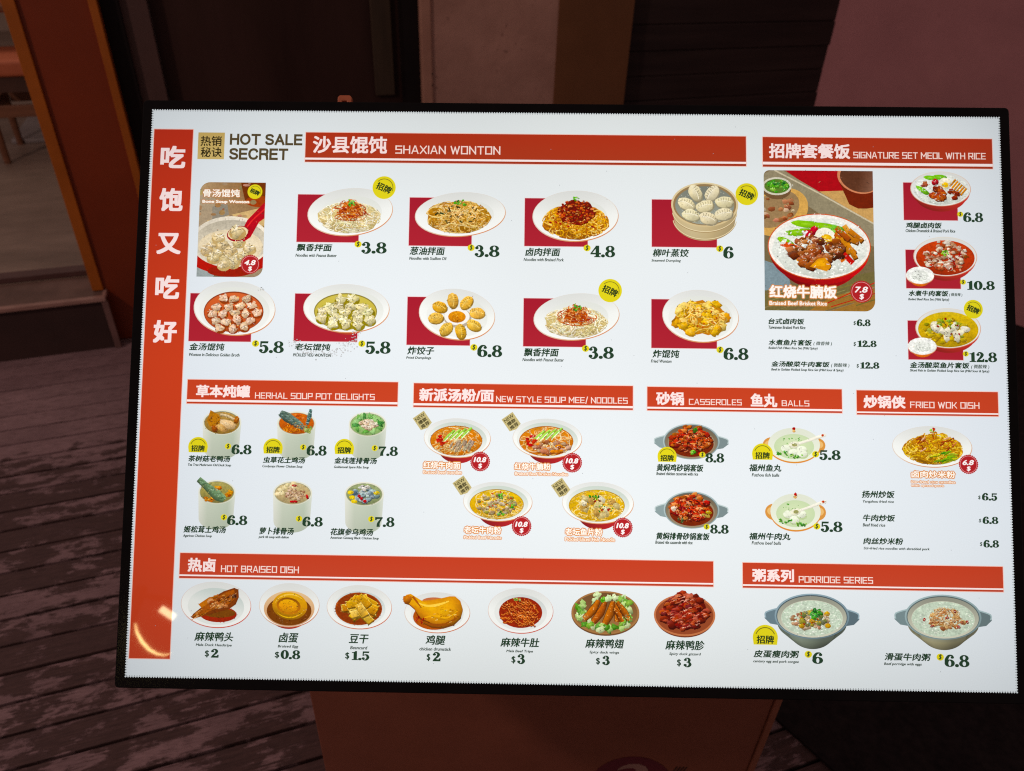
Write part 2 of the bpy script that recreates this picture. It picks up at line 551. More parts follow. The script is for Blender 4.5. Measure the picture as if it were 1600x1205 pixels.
def specks(ink, rng, cx, cy, rx, ry, n, pal, size, asp=1.0):
    for _ in range(n):
        x, y = inside(rng, cx, cy, rx, ry)
        s = size * rng.uniform(0.5, 1.4); a = rng.uniform(0, 3.14)
        c = jit(rng, rng.choice(pal), 14)
        u = (math.cos(a) * s * asp, math.sin(a) * s * asp * 0.8); v = (-math.sin(a) * s * 0.6, math.cos(a) * s * 0.6)
        ink.raw([(x - u[0] - v[0], y - u[1] - v[1]), (x + u[0] - v[0], y + u[1] - v[1]), (x + u[0] + v[0], y + u[1] + v[1]), (x - u[0] + v[0], y - u[1] + v[1])],
                [shadec(c, 1.12), c, shadec(c, 0.82), c], [(0, 1, 2, 3)])

def leaves(ink, rng, cx, cy, rx, ry, n, pal, size):
    for _ in range(n):
        x, y = inside(rng, cx, cy, rx, ry)
        s = size * rng.uniform(0.7, 1.3)
        blob(ink, rng, x, y, s * 1.2, s * 0.75, jit(rng, rng.choice(pal), 18), rng.uniform(0, 3.1), 0.4, 0.3, 10)

def rice(ink, rng, cx, cy, rx, ry, n, s=1.6):
    ink.ell(cx, cy, rx, ry, lambda r, a: (224 - 26 * r * max(0, math.sin(a)), 226 - 24 * r * max(0, math.sin(a)), 218 - 26 * r * max(0, math.sin(a))), warp=lambda a: 1 + 0.03 * math.sin(9 * a))
    for _ in range(n):
        x, y = inside(rng, cx, cy, rx * 0.97, ry * 0.95)
        a = rng.uniform(0, 3.14)
        c = rng.choice(((244, 244, 238), (232, 233, 226), (206, 210, 200), (218, 220, 210)))
        ink.stroke([(x - s * math.cos(a), y - s * 0.7 * math.sin(a)), (x + s * math.cos(a), y + s * 0.7 * math.sin(a))], s * 0.8, c, smooth=False)

def dumpling(ink, rng, cx, cy, rx, ry, c, rot=0.0, pleats=5):
    ink.ell(cx + rx * .08, cy + ry * .2, rx * 1.04, ry, shadec(c, 0.62), rot, n=16, rings=1)
    blob(ink, rng, cx, cy, rx, ry, c, rot, 0.3, 0.08, 16)
    ca, sa = math.cos(rot), math.sin(rot)
    for i in range(pleats):
        t = (i + 0.5) / pleats * 1.5 - 0.75
        p0 = (rx * t, -ry * 0.1 * (1 - t * t)); p1 = (rx * t * 1.15 + rx * 0.06, -ry * 0.75 * math.sqrt(max(0.05, 1 - t * t)))
        pp = [(cx + x * ca - y * sa, cy + x * sa + y * ca) for x, y in (p0, ((p0[0] + p1[0]) / 2 + rx * .05, (p0[1] + p1[1]) / 2), p1)]
        ink.stroke(pp, max(0.5, rx * 0.07), shadec(c, 0.74), steps=2)
    ridge = [(cx + x * ca - y * sa, cy + x * sa + y * ca) for x, y in ((-rx * .8, 0), (-rx * .3, -ry * .2), (rx * .3, -ry * .2), (rx * .8, 0.0))]
    ink.stroke(ridge, max(0.6, rx * 0.1), shadec(c, 1.35), steps=3)

def wonton(ink, rng, cx, cy, r, c, shadow):
    ink.ell(cx + r * .1, cy + r * .22, r * 1.05, r * .82, shadow, n=14, rings=1)
    for k in range(3):
        a = rng.uniform(0, 6.28)
        blob(ink, rng, cx + r * .45 * math.cos(a), cy + r * .34 * math.sin(a), r * .62, r * .42, jit(rng, shadec(c, .92), 8), a, .35, 0.25, 11)
    blob(ink, rng, cx, cy, r * .78, r * .6, c, rng.uniform(-.4, .4), 0.32, 0.2, 13)
    kx, ky = cx + r * rng.uniform(-.2, .2), cy - r * rng.uniform(.05, .3)
    for k in range(7):
        a = rng.uniform(0, 6.28)
        ink.stroke([(kx + r * .16 * math.cos(a), ky + r * .12 * math.sin(a)), (kx + r * .6 * math.cos(a + .25), ky + r * .46 * math.sin(a + .25)), (kx + r * .82 * math.cos(a + .2), ky + r * .62 * math.sin(a + .2))],
                   r * .10, shadec(c, rng.choice((0.62, 0.72, 0.8, 1.7))), steps=2)
    blob(ink, rng, kx, ky, r * .26, r * .18, shadec(c, 1.25), rng.uniform(0, 3), 0.4, 0.3, 9)

def sparkle(ink, rng, n, size=1.0, z_from=0):
    """small glints and gaps in the food's own hues"""
    m = len(ink.v)
    if not m: return
    src = [(ink.v[i][0] / UNIT + QW / 2, QH / 2 - ink.v[i][1] / UNIT, ink.c[i]) for i in (rng.randrange(m) for _ in range(n))]
    for x, y, c in src:
        g = rng.choice((0.5, 0.62, 0.72, 0.8, 1.3, 1.6))
        a = rng.uniform(0, 6.28); l = rng.uniform(.5, 2.0) * size
        x += rng.uniform(-1, 1); y += rng.uniform(-1, 1)
        b = a + rng.uniform(-.9, .9)
        p = [(x - l * math.cos(a), y - l * .7 * math.sin(a)), (x, y), (x + l * math.cos(b), y + l * .7 * math.sin(b))]
        ink.stroke(p, [.3, rng.uniform(.5, 1.1), .3], shadec(c, g), smooth=False)
        ink.z -= DZ * 0.5

# ------------------------------------------------------------------ crockery
RIM_ORANGE = (214, 138, 84)
def plate(ink, cx, cy, rx, ry, rot=-0.05, foot=(196, 52, 40), rim=RIM_ORANGE, deep=0.30, well=0.74, tint=(222, 224, 216)):
    if foot:
        ink.ell(cx + rx * .03, cy + ry * deep, rx * .62, ry * .86, lambda r, a: shadec(foot, 0.86 + 0.2 * r * math.cos(a)), rot, rings=3)
    def rimc(r, a):
        t = max(0.0, math.sin(a + 0.5))
        return mixc((226, 222, 214), rim, 0.15 + 0.85 * t)
    ink.ell(cx, cy + ry * .012, rx, ry, rimc, rot, n=48, rings=1)
    def body(r, a):
        s = math.sin(a)
        g = 1.0 - 0.075 * max(0, -s) * r + 0.02 * s * r - 0.035 * (1 - r)
        return (min(244, 240 * g), min(244, 241 * g), min(240, 236 * g))
    ink.ell(cx, cy - ry * .006, rx * .982, ry * .976, body, rot, n=48, rings=4)
    if well:
        def inner(r, a):
            s = math.sin(a - 0.3)
            t = max(0, -s) * r
            return mixc((238, 238, 232), tint, min(1.0, 0.25 + 0.95 * t))
        ink.ell(cx, cy + ry * .08, rx * well, ry * well, inner, rot, n=40, rings=4)

def red_bowl(ink, cx, cy, rx, ry, side=(200, 44, 34), depth=0.34):
    ink.ell(cx, cy + ry * depth, rx * .86, ry * .96, lambda r, a: shadec(side, 0.78 + 0.22 * r * math.cos(a + .6) + 0.1 * r), rings=3)
    ink.ell(cx, cy + ry * depth * .45, rx * .965, ry * .99, lambda r, a: shadec(side, 0.9 + 0.18 * r * math.cos(a + .4)), rings=3)
    ink.ell(cx, cy, rx, ry, lambda r, a: mixc((226, 214, 200), (206, 110, 70), 0.35 + 0.4 * math.sin(a)), n=48, rings=1)
    ink.ell(cx, cy, rx * .975, ry * .965, lambda r, a: shadec((238, 238, 232), 0.96 + 0.04 * math.sin(a)), n=48, rings=2)

def cup(ink, cx, cy, rx, ry, h):
    pts, cols, fs = [], [], []
    n = 24
    for i in range(n + 1):
        a = math.pi * i / n
        x = cx + rx * math.cos(a)
        l = math.cos(a)
        c = mixc((224, 224, 208), (160, 178, 152), min(1.0, max(0.0, 0.5 + 0.15 * l)))
        if l < -0.5: c = mixc(c, (236, 234, 222), (-l - 0.5) * 1.4)
        if l > 0.6: c = mixc(c, (222, 224, 212), (l - 0.6) * 2)
        pts += [(x, cy + ry * 0.2 * math.sin(a)), (cx + rx * .93 * math.cos(a), cy + h + ry * .95 * math.sin(a) - ry * .95)]
        cols += [shadec(c, 1.05), shadec(c, 0.93)]
    for i in range(n): fs.append((2 * i, 2 * i + 1, 2 * i + 3, 2 * i + 2))
    ink.raw(pts, cols, fs)
    ink.ell(cx, cy, rx, ry, lambda r, a: shadec((226, 224, 204), 1.02 - 0.08 * math.sin(a)), rings=1)
    ink.ell(cx, cy + ry * .03, rx * .93, ry * .92, lambda r, a: shadec((176, 178, 146), 0.9 + 0.14 * math.sin(a)), rings=2)

def clay_pot(ink, cx, cy, rx, ry, body, rimc, inner, hw=1.25, depth=0.62):
    for s in (-1, 1):
        x = cx + s * rx * 1.02
        ink.poly([(x - s * rx * .12, cy - ry * .34), (x + s * rx * (hw - 1.02), cy - ry * .16), (x + s * rx * (hw - 1.0), cy + ry * .12), (x + s * rx * .1, cy + ry * .36), (x - s * rx * .12, cy + ry * .42)], shadec(rimc, 0.92 if s < 0 else 0.8))
        ink.stroke([(x - s * rx * .1, cy - ry * .32), (x + s * rx * (hw - 1.04), cy - ry * .14), (x + s * rx * (hw - 1.03), cy + ry * .1)], ry * .06, shadec(rimc, 1.4))
    pts, cols, fs = [], [], []
    n = 28
    for i in range(n + 1):
        a = math.pi * i / n
        l = math.cos(a)
        f = 0.82 + 0.28 * max(0, 1 - abs(l + .35) * 1.6) - 0.12 * max(0, l)
        pts += [(cx + rx * l, cy + ry * .5 * math.sin(a)), (cx + rx * .93 * l, cy + ry * depth * .5 + ry * .85 * math.sin(a)), (cx + rx * .62 * l, cy + ry * depth + ry * .86 * math.sin(a))]
        cols += [shadec(rimc, f), shadec(body, f), shadec(body, f * .72)]
    for i in range(n):
        for j in (0, 1): fs.append((3 * i + j, 3 * i + j + 1, 3 * i + j + 4, 3 * i + j + 3))
    ink.raw(pts, cols, fs)
    ink.ell(cx, cy, rx, ry, lambda r, a: shadec(rimc, 1.15 - 0.2 * math.sin(a + .5)), n=48, rings=1)
    ink.ell(cx, cy + ry * .015, rx * .955, ry * .95, lambda r, a: shadec(rimc, 0.74 + 0.1 * math.sin(a)), n=48, rings=1)
    ink.ell(cx, cy + ry * .03, rx * .93, ry * .92, lambda r, a: shadec(inner, 0.86 + 0.16 * math.sin(a)), n=48, rings=2)
    ink.ell(cx, cy + ry * .09, rx * .83, ry * .80, lambda r, a: shadec(inner, 1.02 + 0.02 * math.sin(a)), n=40, rings=2)

# ------------------------------------------------------------------ the dishes: each painter fills crockery ink d and food ink f
GREENS = ((96, 170, 60), (60, 140, 50), (140, 200, 90), (40, 110, 45))
REDS = ((178, 40, 30), (150, 28, 26), (206, 70, 40))
def dish(kind, e, d, f, rng, extra=None):
    cx, cy, rx, ry = e
    P = lambda u, v: (cx + rx * u, cy + ry * v)
    if kind == 'white_noodles':
        plate(d, cx, cy, rx, ry, -0.10, (184, 26, 44), deep=.14)
        noodles(f, rng, cx - rx * .02, cy + ry * .24, rx * .72, ry * .64, 170, ((240, 228, 190), (230, 214, 166), (248, 240, 214), (210, 188, 132)), 1.6, base=(206, 184, 130))
        f.poly([P(-.30, .12), P(-.24, -.12), P(-.1, -.4), P(.0, -.5), P(.1, -.42), P(.26, -.1), P(.32, .14), P(.1, .3), P(-.12, .28)], (164, 64, 30))
        noodles(f, rng, cx, cy + ry * .02, rx * .46, ry * .36, 60, ((196, 88, 40), (218, 130, 76), (172, 62, 28), (232, 168, 116)), 1.3)
        noodles(f, rng, cx, cy - ry * .22, rx * .26, ry * .30, 40, ((186, 74, 32), (210, 112, 58), (160, 50, 24), (226, 150, 96)), 1.3)
        specks(f, rng, cx + rx * .02, cy - ry * .05, rx * .34, ry * .34, 26, REDS + ((224, 150, 90),), 1.0)
        leaves(f, rng, cx + rx * .0, cy - ry * .36, rx * .11, ry * .15, 12, GREENS, 1.9)
    elif kind == 'brown_noodles':
        plate(d, cx, cy, rx, ry, -0.07, (184, 26, 44), deep=.16)
        noodles(f, rng, cx - rx * .05, cy + ry * .12, rx * .70, ry * .72, 190, ((230, 188, 118), (212, 162, 90), (242, 210, 148), (180, 126, 64)), 1.6, base=(176, 124, 62))
        specks(f, rng, cx - rx * .05, cy - ry * .02, rx * .50, ry * .46, 26, ((52, 62, 34), (66, 54, 30), (84, 70, 40)), 1.7, 1.6)
        leaves(f, rng, cx - rx * .0, cy - ry * .52, rx * .17, ry * .14, 14, GREENS, 1.8)
    elif kind == 'mince_noodles':
        plate(d, cx, cy, rx, ry, -0.03, (184, 26, 44), deep=.1)
        noodles(f, rng, cx, cy + ry * .24, rx * .76, ry * .66, 190, ((236, 176, 78), (220, 150, 56), (248, 206, 118), (190, 112, 40)), 1.7, curl=2.2, base=(176, 104, 36))
        f.ell(cx + rx * .02, cy - ry * .12, rx * .42, ry * .48, (112, 30, 24), n=24, rings=1, warp=lambda a: 1 + .08 * math.sin(6 * a))
        chunks(f, rng, cx + rx * .02, cy - ry * .14, rx * .44, ry * .48, 190, ((160, 54, 36), (130, 34, 26), (190, 92, 56), (110, 30, 22), (214, 130, 84)), 2.1, shadow=(80, 20, 16))
        specks(f, rng, cx, cy + ry * .2, rx * .66, ry * .44, 34, ((176, 24, 26), (150, 18, 22)), 1.6)
        leaves(f, rng, cx + rx * .02, cy - ry * .68, rx * .08, ry * .09, 7, ((130, 200, 70), (90, 170, 50)), 1.6)
    elif kind == 'steamer':
        h = ry * 1.05
        pts, cols, fs = [], [], []
        for i in range(29):
            a = math.pi * i / 28; l = math.cos(a)
            c = shadec((206, 182, 132), 1.02 + 0.16 * max(0, 1 - abs(l + .4) * 1.5) - 0.16 * max(0, l))
            pts += [(cx + rx * l, cy + ry * .3 * math.sin(a)), (cx + rx * .90 * l, cy + h * .78 + ry * .9 * math.sin(a) - ry * .1)]
            cols += [c, shadec(c, 0.9)]
        for i in range(28): fs.append((2 * i, 2 * i + 1, 2 * i + 3, 2 * i + 2))
        d.raw(pts, cols, fs)
        for k, t in enumerate((0.30, 0.66)):
            d.ring(cx, cy + h * t * .9, rx * (1 - .05 * t - .02), ry * .96, 1.0, (168, 140, 94), 8, 172)
            d.ring(cx, cy + h * t * .9 - 1.4, rx * (1 - .05 * t - .02), ry * .96, 0.9, (236, 218, 176), 8, 172)
        d.ell(cx, cy, rx, ry, lambda r, a: shadec((214, 190, 140), 1.1 - 0.12 * math.sin(a)), n=48, rings=1)
        d.ell(cx, cy, rx * .94, ry * .93, (150, 122, 80), n=48, rings=1)
        d.ell(cx, cy + ry * .03, rx * .88, ry * .86, lambda r, a: shadec((160, 164, 148), 0.86 + 0.1 * math.sin(a)), n=48, rings=2)
        for _ in range(150):
            x, y = inside(rng, cx, cy + ry * .03, rx * .85, ry * .83)
            d.stroke([(x - 1, y - .8), (x + 1, y + .8)], .5, rng.choice(((120, 124, 112), (196, 198, 184))), smooth=False)
        for (u, v, ro) in ((-.28, -.52, 1.1), (.22, -.52, -.9), (-.55, -.02, .4), (.0, .08, -.3), (.58, -.12, .0), (-.42, .48, .15), (.1, .62, .3), (.56, .42, -.2)):
            dumpling(f, rng, cx + rx * u, cy + ry * v, rx * .27, ry * .27, jit(rng, (230, 218, 180), 6), ro, 6)
    elif kind in ('wonton_red', 'wonton_yellow'):
        red = kind == 'wonton_red'
        plate(d, cx, cy, rx, ry, 0.06 if red else 0.02, None if red else (206, 70, 40), deep=.22, well=.86)
        soup = (204, 84, 30) if red else (196, 176, 62)
        d.ell(cx - rx * .02, cy + ry * .13, rx * .73, ry * .75, shadec(soup, .72), n=40, rings=1)
        d.ell(cx - rx * .02, cy + ry * .15, rx * .71, ry * .72, lambda r, a: shadec(soup, 0.98 - 0.16 * r * math.sin(a) + (0.14 * (1 - r))), n=40, rings=3)
        rows = ((-.44, 3), (-.18, 4), (.10, 5), (.38, 4), (.62, 3)) if red else ((-.48, 2), (-.2, 4), (.06, 5), (.34, 5), (.6, 3))
        for v, n in rows:
            for i in range(n):
                u = (i - (n - 1) / 2) * 0.27 + rng.uniform(-.04, .04)
                c = (238, 200, 166) if red else (230, 218, 166)
                wonton(f, rng, cx + rx * (u - .02), cy + ry * (v + .1 + rng.uniform(-.05, .05)), rx * (.128 if red else .145), jit(rng, c, 9), shadec(soup, .7))
        specks(f, rng, cx, cy + ry * .15, rx * .6, ry * .6, 26, ((240, 190, 120),) if red else ((120, 140, 30), (230, 210, 90)), 1.0)
        if red:
            specks(d, rng, cx + rx * .62, cy - ry * .72, rx * .09, ry * .06, 10, ((150, 150, 146),), .9)
    elif kind == 'fried_dumplings':
        plate(d, cx, cy, rx, ry, 0.12, None, well=.8)
        d.ell(cx + rx * .02, cy + ry * .14, rx * .36, ry * .39, (184, 168, 146), n=30, rings=1)
        d.ell(cx, cy + ry * .08, rx * .33, ry * .34, (242, 238, 230), n=30, rings=1)
        f.ell(cx, cy + ry * .1, rx * .23, ry * .23, lambda r, a: shadec((206, 130, 50), 1.05 - 0.2 * r * math.sin(a)), n=26, rings=2)
        specks(f, rng, cx, cy + ry * .1, rx * .17, ry * .17, 16, ((230, 160, 70), (170, 90, 30)), .9)
        for (u, v, ro) in ((-.12, -.54, 1.5), (.24, -.46, -.8), (-.46, -.28, .3), (.52, -.06, .1), (-.55, .16, -.1), (.44, .42, .4), (-.28, .58, -.8), (.10, .66, 1.4)):
            dumpling(f, rng, cx + rx * u, cy + ry * v, rx * .20, ry * .21, jit(rng, (230, 180, 98), 10), ro, 6)
    elif kind == 'fried_wonton':
        plate(d, cx, cy, rx, ry, 0.08, (196, 60, 40), deep=.06, well=.84)
        f.ell(cx - rx * .02, cy + ry * .08, rx * .66, ry * .64, (190, 124, 50), n=30, rings=1, warp=lambda a: 1 + .07 * math.sin(7 * a) + .04 * math.sin(12 * a))
        for (x, y) in sorted([inside(rng, cx - rx * .02, cy + ry * .06, rx * .68, ry * .64) for _ in range(44)], key=lambda p: p[1]):
            items = None
            c = jit(rng, rng.choice(((234, 180, 78), (218, 150, 54), (242, 204, 118))), 10)
            f.poly([(x + rx * .16 * math.cos(a) * rng.uniform(.6, 1.2), y + ry * .2 * math.sin(a) * rng.uniform(.6, 1.2)) for a in [i * .9 for i in range(7)]], shadec(c, .72))
            blob(f, rng, x, y, rx * .13, ry * .15, c, rng.uniform(0, 3), .4, .32, 11)
        noodles(f, rng, cx, cy + ry * .04, rx * .66, ry * .6, 50, ((250, 214, 130), (196, 120, 40), (236, 190, 96)), 1.3, 1.5)
        specks(f, rng, cx, cy + ry * .1, rx * .5, ry * .45, 26, ((190, 84, 34), (206, 110, 60)), 1.6)
    elif kind == 'rice_bowl':
        red_bowl(d, cx, cy, rx, ry)
        rice(f, rng, cx, cy + ry * .05, rx * .9, ry * .87, 150, 1.2)
        for (u, v, ro) in ((-.3, -.62, .1), (-.02, -.66, .05), (-.6, .1, .6)):
            blob(f, rng, cx + rx * u, cy + ry * v, rx * .26, ry * .14, (122, 190, 66), ro, .4, .1)
        chunks(f, rng, cx - rx * .56, cy - ry * .28, rx * .1, ry * .14, 6, ((176, 100, 70), (140, 60, 44)), 4.0)
        blob(f, rng, cx - rx * .18, cy - ry * .38, rx * .12, ry * .2, (178, 24, 34), 0, .5)
        blob(f, rng, cx + rx * .14, cy - ry * .30, rx * .21, ry * .33, (238, 230, 206), .1, .2, .04)
        f.ell(cx + rx * .15, cy - ry * .22, rx * .11, ry * .16, (232, 190, 70), n=16, rings=1)
        for i in range(6):
            x, y = P(.38 + .07 * i, -.42 + .1 * i)
            f.stroke([(x - rx * .08, y + ry * .28), (x + rx * .12, y - ry * .12)], 3.2, jit(rng, (214, 140, 60), 14), .4, smooth=False)
        chunks(f, rng, cx - rx * .08, cy + ry * .30, rx * .26, ry * .34, 34, ((156, 62, 40), (178, 88, 56), (128, 44, 30)), 4.6, shadow=(90, 30, 22))
        chunks(f, rng, cx + rx * .44, cy + ry * .24, rx * .16, ry * .28, 18, ((170, 80, 50), (140, 50, 34)), 3.6, shadow=(90, 30, 22))
    elif kind in ('beef_bowl', 'fish_bowl'):
        beef = kind == 'beef_bowl'
        red_bowl(d, cx, cy, rx, ry, depth=.26)
        soup = (176, 62, 42) if beef else (196, 160, 62)
        f.ell(cx, cy + ry * .06, rx * .92, ry * .88, lambda r, a: shadec(soup, 1.06 - 0.2 * r * math.sin(a)), rings=3)
        if beef:
            chunks(f, rng, cx - rx * .02, cy + ry * .08, rx * .70, ry * .62, 120, ((198, 168, 142), (222, 206, 186), (170, 128, 104), (150, 80, 56)), 4.0, dome=8, shadow=(120, 50, 34))
            specks(f, rng, cx, cy + ry * .2, rx * .72, ry * .6, 40, ((168, 22, 24), (200, 60, 40), (226, 150, 120)), 1.8)
            leaves(f, rng, cx, cy - ry * .14, rx * .16, ry * .16, 10, ((130, 190, 70), (90, 150, 50)), 2.0)
        else:
            chunks(f, rng, cx, cy + ry * .1, rx * .74, ry * .64, 60, ((214, 176, 60), (176, 146, 50), (150, 150, 60)), 4.2, shadow=(130, 100, 34))
            for k in range(15):
                x, y = inside(rng, cx, cy + ry * .08, rx * .55, ry * .5)
                blob(f, rng, x, y, rx * .14, ry * .14, jit(rng, (228, 222, 196), 8), rng.uniform(0, 3), .35, .22)
            leaves(f, rng, cx, cy - ry * .22, rx * .3, ry * .2, 14, ((110, 160, 60), (150, 180, 70)), 1.7)
            specks(f, rng, cx, cy + ry * .0, rx * .5, ry * .5, 12, ((160, 30, 30), (120, 20, 24)), 1.7)
        ex, ey, erx, ery = extra
        d.ell(ex, ey, 0.1, 0.1, soup, n=3, rings=1)
        f.ell(ex, ey + ery * .42, erx * .7, ery * .8, (206, 110, 60), rings=1)
        f.ell(ex, ey + ery * .03, erx, ery, lambda r, a: mixc((230, 222, 212), (216, 130, 84), max(0, math.sin(a))), rings=1)
        f.ell(ex, ey - ery * .02, erx * .97, ery * .95, (238, 238, 232), rings=1)
        rice(f, rng, ex, ey + ery * .02, erx * .62, ery * .58, 60, 1.2)
    elif kind.startswith('cup_'):
        cup(d, cx, cy, rx, ry, 1.9 * rx if kind in ('cup_duck', 'cup_flower', 'cup_green') else 2.0 * rx)
        if kind == 'cup_duck':
            f.ell(cx, cy + ry * .05, rx * .9, ry * .88, lambda r, a: shadec((150, 118, 66), 1.1 - .2 * math.sin(a) * r), rings=2)
            f.poly([P(-.78, -.12), P(-.62, -.98), P(-.2, -.62), P(.02, -.1), P(-.3, .3), P(-.62, .34)], (178, 122, 66))
            for k in range(22):
                x, y = inside(rng, *P(-.4, -.18), rx * .3, ry * .42)
                f.ell(x, y, .8, .6, (140, 84, 38), n=6, rings=1)
            blob(f, rng, *P(.3, .15), rx * .42, ry * .34, (226, 190, 142), .3, .35, .15)
            blob(f, rng, *P(.0, .45), rx * .34, ry * .24, (206, 160, 104), .5, .35, .15)
            blob(f, rng, *P(-.36, .52), rx * .2, ry * .26, (150, 76, 36), 1.0, .45, .15)
            blob(f, rng, *P(.74, -.2), rx * .14, ry * .3, (168, 96, 46), .2, .4, .15)
            f.stroke([P(-.1, -.62), P(.3, -.5), P(.62, -.24)], rx * .12, (214, 190, 150), .35)
        elif kind == 'cup_flower':
            f.ell(cx, cy + ry * .02, rx * .9, ry * .88, lambda r, a: shadec((186, 92, 44), 1.05 - .2 * r * math.sin(a)), rings=2)
            noodles(f, rng, *P(-.1, .42), rx * .6, ry * .4, 60, ((210, 104, 40), (184, 76, 30), (226, 140, 66)), 1.1)
            chunks(f, rng, *P(.2, -.55), rx * .4, ry * .22, 12, ((200, 84, 40), (216, 130, 80)), 2.6)
            chunks(f, rng, *P(.62, .5), rx * .22, ry * .3, 12, ((120, 140, 70), (150, 160, 90)), 3.0)
            f.stroke([P(-.86, -.86), P(-.5, -.5), P(.1, .1), P(.4, .44)], [rx * .3, rx * .5, rx * .4, rx * .12], (84, 104, 92), .4)
            for k in range(70):
                t = rng.random(); x, y = P(-.86 + 1.2 * t + rng.uniform(-.2, .2), -.86 + 1.2 * t + rng.uniform(-.25, .25))
                f.stroke([(x - 1.6, y - .6), (x + 1.6, y + .6)], .8, rng.choice(((52, 74, 66), (130, 150, 136), (96, 118, 120))), smooth=False)
            f.stroke([P(.72, -1.2), P(.66, -.6), P(.56, .12)], [rx * .1, rx * .24, rx * .1], (76, 104, 98), .4)
            for k in range(30):
                t = rng.random(); x, y = P(.74 - .16 * t + rng.uniform(-.08, .08), -1.15 + 1.2 * t)
                f.stroke([(x - 1.3, y - .6), (x + 1.3, y + .5)], .8, rng.choice(((50, 84, 80), (150, 176, 170))), smooth=False)
        elif kind == 'cup_green':
            f.ell(cx, cy + ry * .02, rx * .9, ry * .88, lambda r, a: shadec((140, 172, 110), 1.05 - .15 * r * math.sin(a)), rings=2)
            for k in range(22):
                a = rng.uniform(0, 6.28)
                x, y = P(.66 * math.cos(a), .62 * math.sin(a))
                blob(f, rng, x, y, rx * .22, ry * .14, jit(rng, rng.choice(((104, 160, 84), (70, 128, 64), (150, 196, 126))), 10), rng.uniform(0, 3), .35, .3)
            chunks(f, rng, *P(-.04, .05), rx * .5, ry * .36, 46, ((222, 200, 172), (204, 176, 144), (236, 222, 200)), 3.2, shadow=(150, 120, 92))
        elif kind == 'cup_agaric':
            f.ell(cx, cy + ry * .02, rx * .9, ry * .88, lambda r, a: shadec((150, 140, 84), 1.0 - .2 * r * math.sin(a)), rings=2)
            chunks(f, rng, *P(.1, -.35), rx * .22, ry * .2, 9, ((214, 140, 50), (180, 96, 34)), 3.0)
            chunks(f, rng, *P(.64, .1), rx * .2, ry * .26, 12, ((206, 130, 44), (170, 84, 30), (226, 160, 80)), 3.0)
            chunks(f, rng, *P(-.4, .62), rx * .26, ry * .2, 12, ((222, 150, 60), (190, 106, 40)), 2.8)
            f.stroke([P(-1.02, -1.05), P(-.6, -.5), P(.0, .25), P(.42, .62)], [rx * .3, rx * .36, rx * .56, rx * .34], (104, 132, 96), .42)
            for k in range(60):
                t = rng.random(); x, y = P(-.98 + 1.3 * t + rng.uniform(-.16, .16), -.98 + 1.5 * t + rng.uniform(-.16, .16))
                f.stroke([(x - 1.5, y + .5), (x + 1.5, y - .5)], .7, rng.choice(((66, 96, 66), (150, 176, 140), (120, 150, 120))), smooth=False)
        elif kind == 'cup_radish':
            f.ell(cx, cy + ry * .02, rx * .9, ry * .88, lambda r, a: shadec((186, 166, 124), 1.0 - .15 * r * math.sin(a)), rings=2)
            chunks(f, rng, *P(.12, .1), rx * .52, ry * .46, 80, ((190, 156, 124), (206, 176, 146), (160, 122, 94)), 2.2, shadow=(140, 104, 78))
            for (u, v) in ((-.78, .1), (-.62, -.25), (-.42, -.42), (-.16, -.55), (.04, -.78), (.1, -.5), (-.3, -.64), (-.55, .0)):
                blob(f, rng, *P(u, v), rx * .15, ry * .17, jit(rng, (234, 214, 168), 8), 0, .3, .1)
            for (u, v, ro) in ((.0, .72, .1), (.16, .7, .2), (.76, .3, 1.3), (.08, -.62, .1)):
                blob(f, rng, *P(u, v), rx * .13, ry * .1, (176, 30, 34), ro, .4, .1)
        else:
            f.ell(cx, cy + ry * .02, rx * .9, ry * .88, lambda r, a: shadec((136, 146, 104), 1.0 - .15 * r * math.sin(a)), rings=2)
            chunks(f, rng, *P(.05, .0), rx * .62, ry * .58, 40, ((120, 140, 146), (150, 166, 168), (86, 106, 116), (176, 186, 182)), 4.0, shadow=(66, 82, 88))
            chunks(f, rng, *P(.0, -.5), rx * .24, ry * .24, 12, ((222, 216, 204), (196, 186, 176)), 3.2)
            for (u, v) in ((-.6, .3), (-.5, .62), (.62, -.1), (-.7, -.1)):
                blob(f, rng, *P(u, v), rx * .16, ry * .16, (226, 196, 76), 0, .35, .1)
            for (u, v, ro) in ((-.25, .2, 1.2), (.05, .6, .2), (-.12, .4, .9)):
                blob(f, rng, *P(u, v), rx * .1, ry * .14, (176, 34, 38), ro, .4, .1)
    elif kind.startswith('soup_'):
        plate(d, cx, cy, rx, ry, 0.02, (186, 34, 38), deep=.42, well=.88, tint=(198, 208, 196))
        yellow = kind in ('soup_pickle', 'soup_fish')
        soup = (206, 160, 56) if yellow else (198, 116, 54)
        f.ell(cx - rx * .03, cy + ry * .14, rx * .78, ry * .76, shadec(soup, .8), n=40, rings=1)
        f.ell(cx - rx * .03, cy + ry * .15, rx * .765, ry * .74, lambda r, a: shadec(soup, 1.08 - 0.16 * r * math.sin(a)), n=40, rings=3)
        noodles(f, rng, cx - rx * .03, cy + ry * .16, rx * .74, ry * .71, 95, ((232, 196, 110), (214, 168, 84), (244, 220, 150)) if yellow else ((232, 190, 128), (214, 150, 90), (240, 214, 164)), 1.2)
